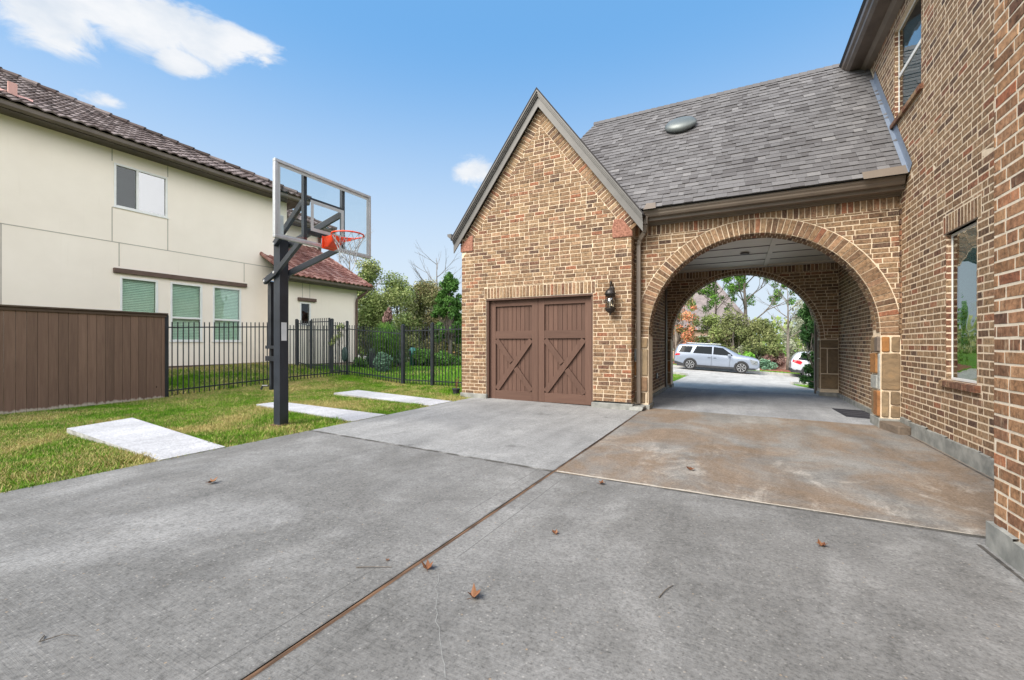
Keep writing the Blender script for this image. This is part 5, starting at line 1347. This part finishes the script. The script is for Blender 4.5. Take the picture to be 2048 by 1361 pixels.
bush('small low green shrub at the foot of the house downspout', G(-14.15, 13.3), .35, .38, 1100, .04, 'lf_green')
bush('dark green low hedge shrub right of the ball shrub', G(-13.7, 15.2), .6, .9, 2600, .05, 'lf_dark')
bush('low spreading green juniper near the two thick fence posts', G(-13.4, 17.0), 1.0, .75, 3000, .06, 'lf_green')
bush('low spreading green juniper closest to the garage wall', G(-12.8, 17.9), .9, .65, 3000, .05, 'lf_green')
ac = thing('air_conditioner', 'dark slatted air conditioner unit standing by the house corner behind shrubs', 'air conditioner', G(-13.7, 13.95))
mb = MB(); z = HT(-13.7, 13.95); mb.box((-14.0, 13.7, z), (-13.45, 14.2, z+.85)); bd = mb.build('cabinet', noisy('ac_grey', (.07, .09, .10), (.11, .13, .14), 5, .5, .2), ac, bevel=.02)
mb = MB()
for i in range(14): mb.box((-13.97, 13.685, z+.08+i*.052), (-13.48, 13.698, z+.10+i*.052))
mb.build('grille', M['black'], ac)
ub = thing('utility_pedestal', 'green plastic utility pedestal among the shrubs beyond the back fence', 'utility box', G(-13.9, 16.4))
mb = MB(); z = HT(-13.9, 16.4); mb.lathe((-13.9, 16.4, z), [(.12, 0), (.12, .5), (.17, .52), (.17, .78), (.13, .86), (.05, .9)], 16); mb.build('body', M['teal_box'], ub, smooth=True)
mb = MB(); mb.box((-13.96, 16.22, z+.55), (-13.84, 16.24, z+.75)); mb.build('door', M['black'], ub)
vn = thing('climbing_vine', 'sparse bare vine climbing the iron fence left of the lawn corner', 'vine', (-12.4, 10.7, HT(-12.4, 10.7)))
random.seed(21); mb = MB()
for i in range(5):
    x = -12.15-.12*i; z = HT(x, 10.7); pts = [(x+random.uniform(-.05, .05), 10.70+random.uniform(-.02, .02), z+.2*k) for k in range(9)]; mb.tube(pts, .007, 5)
mb.build('stem', M['bark_pale'], vn)
V, tn = leafcloud([(-12.2-.1*i, 10.7, HT(-12.4, 10.7)+random.uniform(.9, 1.75)) for i in range(6)], [.12]*6, 500, .03); np_mesh('foliage', V, 4, M['lf_olive'], vn, tn)
random.seed(33)
# far houses seen past the fence / through the arch
def far_house(label, cx, cy, w, d, hw, hr, wall, roofm, rz=0, gable=False):
    t = thing('house', label, 'house', (cx, cy, HT(cx, cy)), rz)
    mb = MB(); mb.box((-w/2, -d/2, -1), (w/2, d/2, hw)); mb.build('wall', wall, t, local=True)
    mb = MB(); o = .4; r = w/2-hr*.62 if w > d else 0; r = max(r, .5)
    mb.add([(-w/2-o, -d/2-o, hw), (w/2+o, -d/2-o, hw), (w/2+o, d/2+o, hw), (-w/2-o, d/2+o, hw), (-r, 0, hw+hr), (r, 0, hw+hr)], [(0, 1, 5, 4), (1, 2, 5), (2, 3, 4, 5), (3, 0, 4), (3, 2, 1, 0)]); mb.build('roof', roofm, t, local=True)
    for i, wx in enumerate(frange(-w/2+1.2, w/2-1.2, 2.6)):
        for zz in ([1.0] if hw < 4 else [1.0, 3.8]):
            mb = MB(); mb.box((wx-.5, -d/2-.04, zz), (wx+.5, -d/2+.02, zz+1.4)); wn = mb.build('window', M['white'], t, local=True)
            mb = MB(); mb.box((wx-.42, -d/2-.05, zz+.08), (wx+.42, -d/2-.045, zz+1.32)); o_ = mb.build('pane', M['glass_car'], wn, local=True)
    return t
M['far_roof'] = noisy('far_slate_roof', (.15, .125, .125), (.24, .205, .20), 2.5, .9, bs=.3)
M['pink_brick'] = noisy('far_pink_brick', (.42, .27, .22), (.56, .38, .31), 6, .9)
far_house('distant gabled house with steep grey brown roof across the street', -4.4, 52, 11.5, 9, 3.0, 5.6, M['pink_brick'], M['far_roof'])
far_house('distant cream house with red tile roof far beyond the back fence', -30, 52, 9, 8, 2.8, 2.2, M['stucco'], M['tile_red'], .3)
far_house('distant white house glimpsed beside the garage corner', -21.0, 44, 5, 6, 3.2, 1.4, M['white'], M['far_roof'], .2)
# through the arch
tree('rust and green leaved tree with a pale trunk behind the minivan', G(-4.41, 38.0), 6.2, 2.2, 1.2, 9000, .085, 'lf_rust', .17, 60, .19, bark='bark_pale')
tree('bushy green tree with thick rusty patches left of the minivan', G(-6.72, 38.7), 4.6, 1.8, .5, 8000, .09, 'lf_green', .14, 26, .40)
bare_tree('tall forked pine with sparse clumps of needles above the minivan hood', G(0.63, 40.7), 10.5, .22, 5, .5, nlimb=10, start=.35, leaves=12000, mat='lf_green', lsize=.085, seed=5)
bare_tree('second tall thin pine with a sparse crown left of the forked pine', G(-1.6, 41.5), 9.5, .15, 5, .5, nlimb=10, start=.3, leaves=9000, mat='lf_green', lsize=.085, seed=41)
bare_tree('slender dark leafless tree standing on the verge between the two parked cars', G(3.26, 36.8), 6.6, .13, 5, .42, nlimb=10, start=.38, seed=15)
tree('wide lime green shrubby tree above the minivan hood', G(-0.21, 38.2), 3.9, 1.9, .3, 9000, .08, 'lf_lime', .10, 30, .36)
tree('yellow green shrubby tree in the middle of the verge planting', G(1.58, 38.6), 3.6, 1.5, .3, 7500, .08, 'lf_lime', .10, 26, .36)
bush('grey green twiggy shrub low behind the minivan hood', G(0.95, 37.6), .9, 2.0, 3500, .07, 'lf_grey')
bush('bright green low shrub touching the nose of the minivan', G(0.42, 36.4), .8, 1.25, 3500, .07, 'lf_bright')
tree('grey green tree behind the white car', G(4.83, 40.2), 5.0, 1.8, .4, 8000, .09, 'lf_grey', .12, 28, .38)
tree('dark olive tree standing behind the left end of the minivan', G(-1.89, 39.2), 4.0, 1.5, .3, 7000, .08, 'lf_olive', .12, 26, .38)
bush('golden brown shrub beside the slender leafless tree', G(2.52, 37.8), .75, 1.9, 2800, .07, 'plume')
bush('dark green low shrub in the mulch bed beside the white car', G(4.09, 36.6), .6, .9, 2200, .06, 'lf_green')
bush('pale green low shrub in the mulch bed in the middle of the verge', G(1.99, 36.7), .7, .8, 2400, .06, 'lf_teal')
tree('narrow dark green juniper pressed against the right edge of the far arch', G(2.5, 17.6), 4.8, .50, .1, 30000, .038, 'lf_jun', .05, 170, .30, shape='column', name='juniper_tree', elong=1.5)
mb = MB(); grid_sheet(mb, frange(-8, 9, 1), [35.8, 36.6, 37.6, 39.2], lambda x, y: H(x, y)+.03+(.10 if 35.9 < y < 38.4 else 0)); tag(mb.build('mulch_bed', M['mulch']), kind='structure')
lw = thing('garden_wall', 'low tan brick garden wall in the verge planting across the street', 'wall', (2.2, 38.1, -.5))
mb = MB(); mb.box((1.1, 38.0, -1), (3.3, 38.25, .24)); mb.build('wall', M['pink_brick'], lw); mb = MB(); mb.box((1.05, 37.95, .24), (3.35, 38.3, .34)); mb.build('coping', noisy('pink_coping', (.45, .30, .24), (.52, .36, .3), 5, .9), lw)
# far-off wood on the horizon
cs = []; rs = []
for i in range(150):
    a = R(-75+150*i/150)-R(10); d = random.uniform(85, 120); cs.append((math.sin(a)*d, math.cos(a)*d, random.uniform(0, 4.0))); rs.append(random.uniform(3, 5))
V, tn = leafcloud(cs, rs, 26000, .55); tag(np_mesh('far_wood', V, 4, M['lf_olive'], None, tn), 'far-off line of woodland on the horizon', 'woodland', kind='stuff')

# ============================ parked cars
def vehicle(label, loc, rz, pitch, paint_m, st, L, W, wheels, wr, glass, extra, name):
    t = thing(name, label, 'car', loc); t.rotation_euler = (0, pitch, rz)
    # st rows: x, zbot, zbelt, ztop, whalf, wroof
    mb = MB(); ring = []
    for (x, zb, zm, zt, w, wr_) in st:
        half = [(w*.86, zb), (w*.97, zb+.10), (w, zb+(zm-zb)*.55), (w*.985, zm), (wr_, zt-.07 if zt-zm > .2 else zt-.02), (wr_*.86, zt), (wr_*.4, zt+.015)]
        ring.append([(x, -a, z) for a, z in half]+[(x, a, z) for a, z in half[::-1]])
    n = len(ring[0]); vs = [p for r in ring for p in r]; fs = [(i*n+j, i*n+(j+1) % n, (i+1)*n+(j+1) % n, (i+1)*n+j) for i in range(len(ring)-1) for j in range(n)]
    fs += [tuple(range(n)), tuple(range((len(ring)-1)*n, len(ring)*n))[::-1]]
    mb.add(vs, fs); body = mb.build('body', paint_m, t, smooth=True, local=True)
    sb = body.modifiers.new('sub', 'SUBSURF'); sb.levels = sb.render_levels = 2
    X = [s[0] for s in st]
    def side_y(x, z, off=.004):
        zm = np.interp(x, X, [s[2] for s in st]); zt = np.interp(x, X, [s[3] for s in st])-.07; w = np.interp(x, X, [s[4] for s in st]); wr2 = np.interp(x, X, [s[5] for s in st])
        if z <= zm: return w*.99+off
        return float(w*.985+(wr2-w*.985)*min(1, (z-zm)/max(.05, zt-zm)))*.992+off
    def panel(nm, poly, m, off=.006, both=True, parent=body):
        for s in ((-1, 1) if both else (-1,)):
            mb = MB(); xs_ = [p[0] for p in poly]; k = 10; xa, xb = min(xs_), max(xs_)
            for i in range(k):
                p = clip(clip(poly, 1, 0, xa+(xb-xa)*(i+1)/k), -1, 0, -(xa+(xb-xa)*i/k))
                zs_ = [q[1] for q in p]
                if len(p) < 3: continue
                z0, z1 = min(zs_), max(zs_); kk = 3
                for j in range(kk):
                    q = clip(clip(p, 0, 1, z0+(z1-z0)*(j+1)/kk), 0, -1, -(z0+(z1-z0)*j/kk))
                    if len(q) > 2: mb.add([(a, s*side_y(a, b, off), b) for a, b in q], [tuple(range(len(q)))])
            mb.build(nm, m, parent, local=True)
    for g in glass: panel('side_window', g, M['glass_blk'], .008)
    # wheel arches and wheels
    for wx in wheels:
        for s in (-1, 1):
            arch = [(wx+(wr+.065)*math.cos(a), wr-.0+(wr+.065)*math.sin(a)) for a in [math.pi*i/12 for i in range(13)]]
            if s == -1: panel('wheel_arch', arch+[(wx+wr+.065, .17), (wx-wr-.065, .17)][::1], M['plast'], .003, both=True)
            yy = s*(W/2-.11)
            wt = bpy.data.objects.new('wheel', None); C.objects.link(wt); wt.parent = t; wt.location = (wx, yy, wr)
            mb = MB(); mb.lathe((0, 0, 0), [(wr*.62, -.11), (wr*.95, -.115), (wr, -.08), (wr, .08), (wr*.95, .115), (wr*.62, .11)], 28, axis='Y'); mb.build('tyre', M['tyre'], wt, smooth=False, local=True)
            mb = MB(); mb.lathe((0, 0, 0), [(.02, s*.10), (wr*.64, s*.10), (wr*.64, s*.085)], 24, axis='Y', mi=1)
            mb.lathe((0, 0, 0), [(wr*.60, s*.112), (wr*.69, s*.118), (wr*.70, s*.10)], 28, axis='Y', mi=0) if False else None
            for i in range(28):
                a, b = 2*math.pi*i/28, 2*math.pi*(i+1)/28
                mb.add([(wr*r_*math.cos(q), s*.119, wr*r_*math.sin(q)) for r_, q in ((.65, a), (.70, a), (.70, b), (.65, b))], [(0, 1, 2, 3)], 0)
            for i in range(extra.get('spokes', 8)):
                a = 2*math.pi*i/extra.get('spokes', 8); da = extra.get('sw', .16)
                mb.add([(wr*.10*math.cos(a-da*2), s*.118, wr*.10*math.sin(a-da*2)), (wr*.60*math.cos(a-da), s*.121, wr*.60*math.sin(a-da)), (wr*.60*math.cos(a+da), s*.121, wr*.60*math.sin(a+da)), (wr*.10*math.cos(a+da*2), s*.118, wr*.10*math.sin(a+da*2))], [(0, 1, 2, 3)], 0)
            mb.build('rim', [M['rim_al'], M['rim_dk']], wt, local=True)
    for nm, poly, m, off in extra['panels']: panel(nm, poly, M[m], off)
    for nm, a, b, m in extra['boxes']:
        for s in (-1, 1):
            mb = MB(); mb.box((a[0], s*a[1], a[2]), (b[0], s*b[1], b[2])); mb.build(nm, M[m], body, local=True, bevel=.02)
    for nm, a, b, m in extra['single']:
        mb = MB(); mb.box(a, b); mb.build(nm, M[m], body, local=True, bevel=.02)
    return t
M['glass_blk'], _nt, _b = new_mat('tinted_car_glass', (.012, .015, .018), .12); _b.inputs['Specular IOR Level'].default_value = .12
st = [(0.0, .45, .98, 1.14, .86, .74), (.03, .36, 1.02, 1.36, .95, .77), (.20, .28, 1.08, 1.66, .985, .79), (.26, .27, 1.08, 1.70, .985, .79), (.60, .24, 1.08, 1.755, .995, .79), (1.4, .22, 1.07, 1.78, 1.0, .80), (2.4, .21, 1.06, 1.77, 1.0, .80), (2.95, .21, 1.05, 1.70, 1.0, .77),
      (3.40, .21, 1.04, 1.48, 1.0, .75), (3.86, .22, 1.03, 1.22, .99, .78), (3.98, .22, 1.02, 1.18, .99, .84), (4.5, .24, .98, 1.12, .97, .84), (4.90, .26, .92, 1.03, .93, .80), (5.08, .30, .80, .93, .86, .74), (5.12, .34, .76, .88, .82, .70), (5.14, .40, .66, .78, .76, .66)]
gl_ = [[(.26, 1.17), (1.0, 1.17), (1.16, 1.60), (.44, 1.60)], [(1.18, 1.15), (2.34, 1.13), (2.34, 1.63), (1.38, 1.63)], [(2.42, 1.13), (3.60, 1.10), (3.46, 1.24), (2.98, 1.58), (2.42, 1.63)]]
van_loc = (-3.84, 32.75, H(-3.84, 31.8)-.0)
vehicle('silver blue minivan parked at the far kerb seen through the arch', van_loc, R(-1.0), .055, M['car_blue'], st, 5.13, 2.0, [1.03, 4.12], .375, gl_,
        {'spokes': 7, 'sw': .10, 'panels': [('tail_lamp', [(.03, .92), (.34, .97), (.36, 1.06), (.10, 1.08)], 'tail', .012), ('sill', [(.2, .22), (4.9, .26), (4.9, .36), (.2, .36)], 'plast', .004), ('headlight', [(4.70, .62), (5.02, .60), (5.02, .84), (4.55, .96)], 'head', .012),
                                    ('rear_bumper', [(.0, .36), (.65, .30), (.55, .42), (.03, .55)], 'plast', .006), ('door_seam', [(2.33, .36), (2.345, .36), (2.345, 1.03), (2.33, 1.03)], 'plast', .007), ('door_seam', [(3.40, .36), (3.415, .36), (3.46, 1.0), (3.445, 1.0)], 'plast', .007), ('door_handle', [(2.1, .88), (2.28, .88), (2.28, .91), (2.1, .91)], 'plast', .02), ('door_handle', [(2.45, .88), (2.63, .88), (2.63, .91), (2.45, .91)], 'plast', .02)],
         'boxes': [('mirror', (3.30, 1.0, 1.06), (3.48, 1.17, 1.20), 'car_blue'), ('roof_rail', (.7, .64, 1.80), (2.8, .68, 1.835), 'silver')],
         'single': [('grille', (5.04, -.55, .52), (5.16, .55, .82), 'plast'), ('front_bumper', (4.95, -.8, .26), (5.16, .8, .40), 'silver')]}, 'minivan')
st2 = [(0.0, .48, .98, 1.05, .80, .70), (.05, .42, 1.0, 1.20, .90, .72), (.25, .34, 1.03, 1.52, .94, .70), (.55, .28, 1.02, 1.63, .95, .70), (1.3, .24, 1.0, 1.68, .95, .70), (2.2, .24, .98, 1.66, .95, .70), (2.7, .24, .97, 1.52, .95, .68), (3.2, .24, .96, 1.12, .94, .72), (3.6, .26, .92, 1.05, .92, .76), (4.2, .30, .84, .96, .88, .74), (4.5, .4, .7, .8, .75, .6)]
gl2 = [[(.30, 1.14), (.95, 1.08), (1.05, 1.44), (.62, 1.46)], [(1.1, 1.06), (1.95, 1.04), (1.95, 1.48), (1.2, 1.48)], [(2.02, 1.04), (2.95, 1.02), (2.6, 1.42), (2.02, 1.48)]]
vehicle('white sport utility car seen from its left rear, half hidden by the dark juniper', (3.05, 33.35, H(3.05, 32.4)), R(-2), .055, M['car_white'], st2, 4.5, 1.9, [.95, 3.6], .36, gl2,
        {'spokes': 6, 'sw': .13, 'panels': [('tail_lamp', [(.06, .98), (.48, .82), (.60, .96), (.48, 1.08), (.10, 1.12)], 'tail', .012), ('lower_cladding', [(.0, .30), (4.4, .28), (4.4, .42), (.5, .46), (.02, .56)], 'plast', .005)],
         'boxes': [('mirror', (2.75, .95, 1.0), (2.92, 1.12, 1.14), 'car_white')],
         'single': [('rear_bumper', (-.02, -.8, .36), (.12, .8, .54), 'plast'), ('rear_window', (-.0, -.62, 1.12), (.02, .62, 1.14), 'plast')]}, 'parked_car')
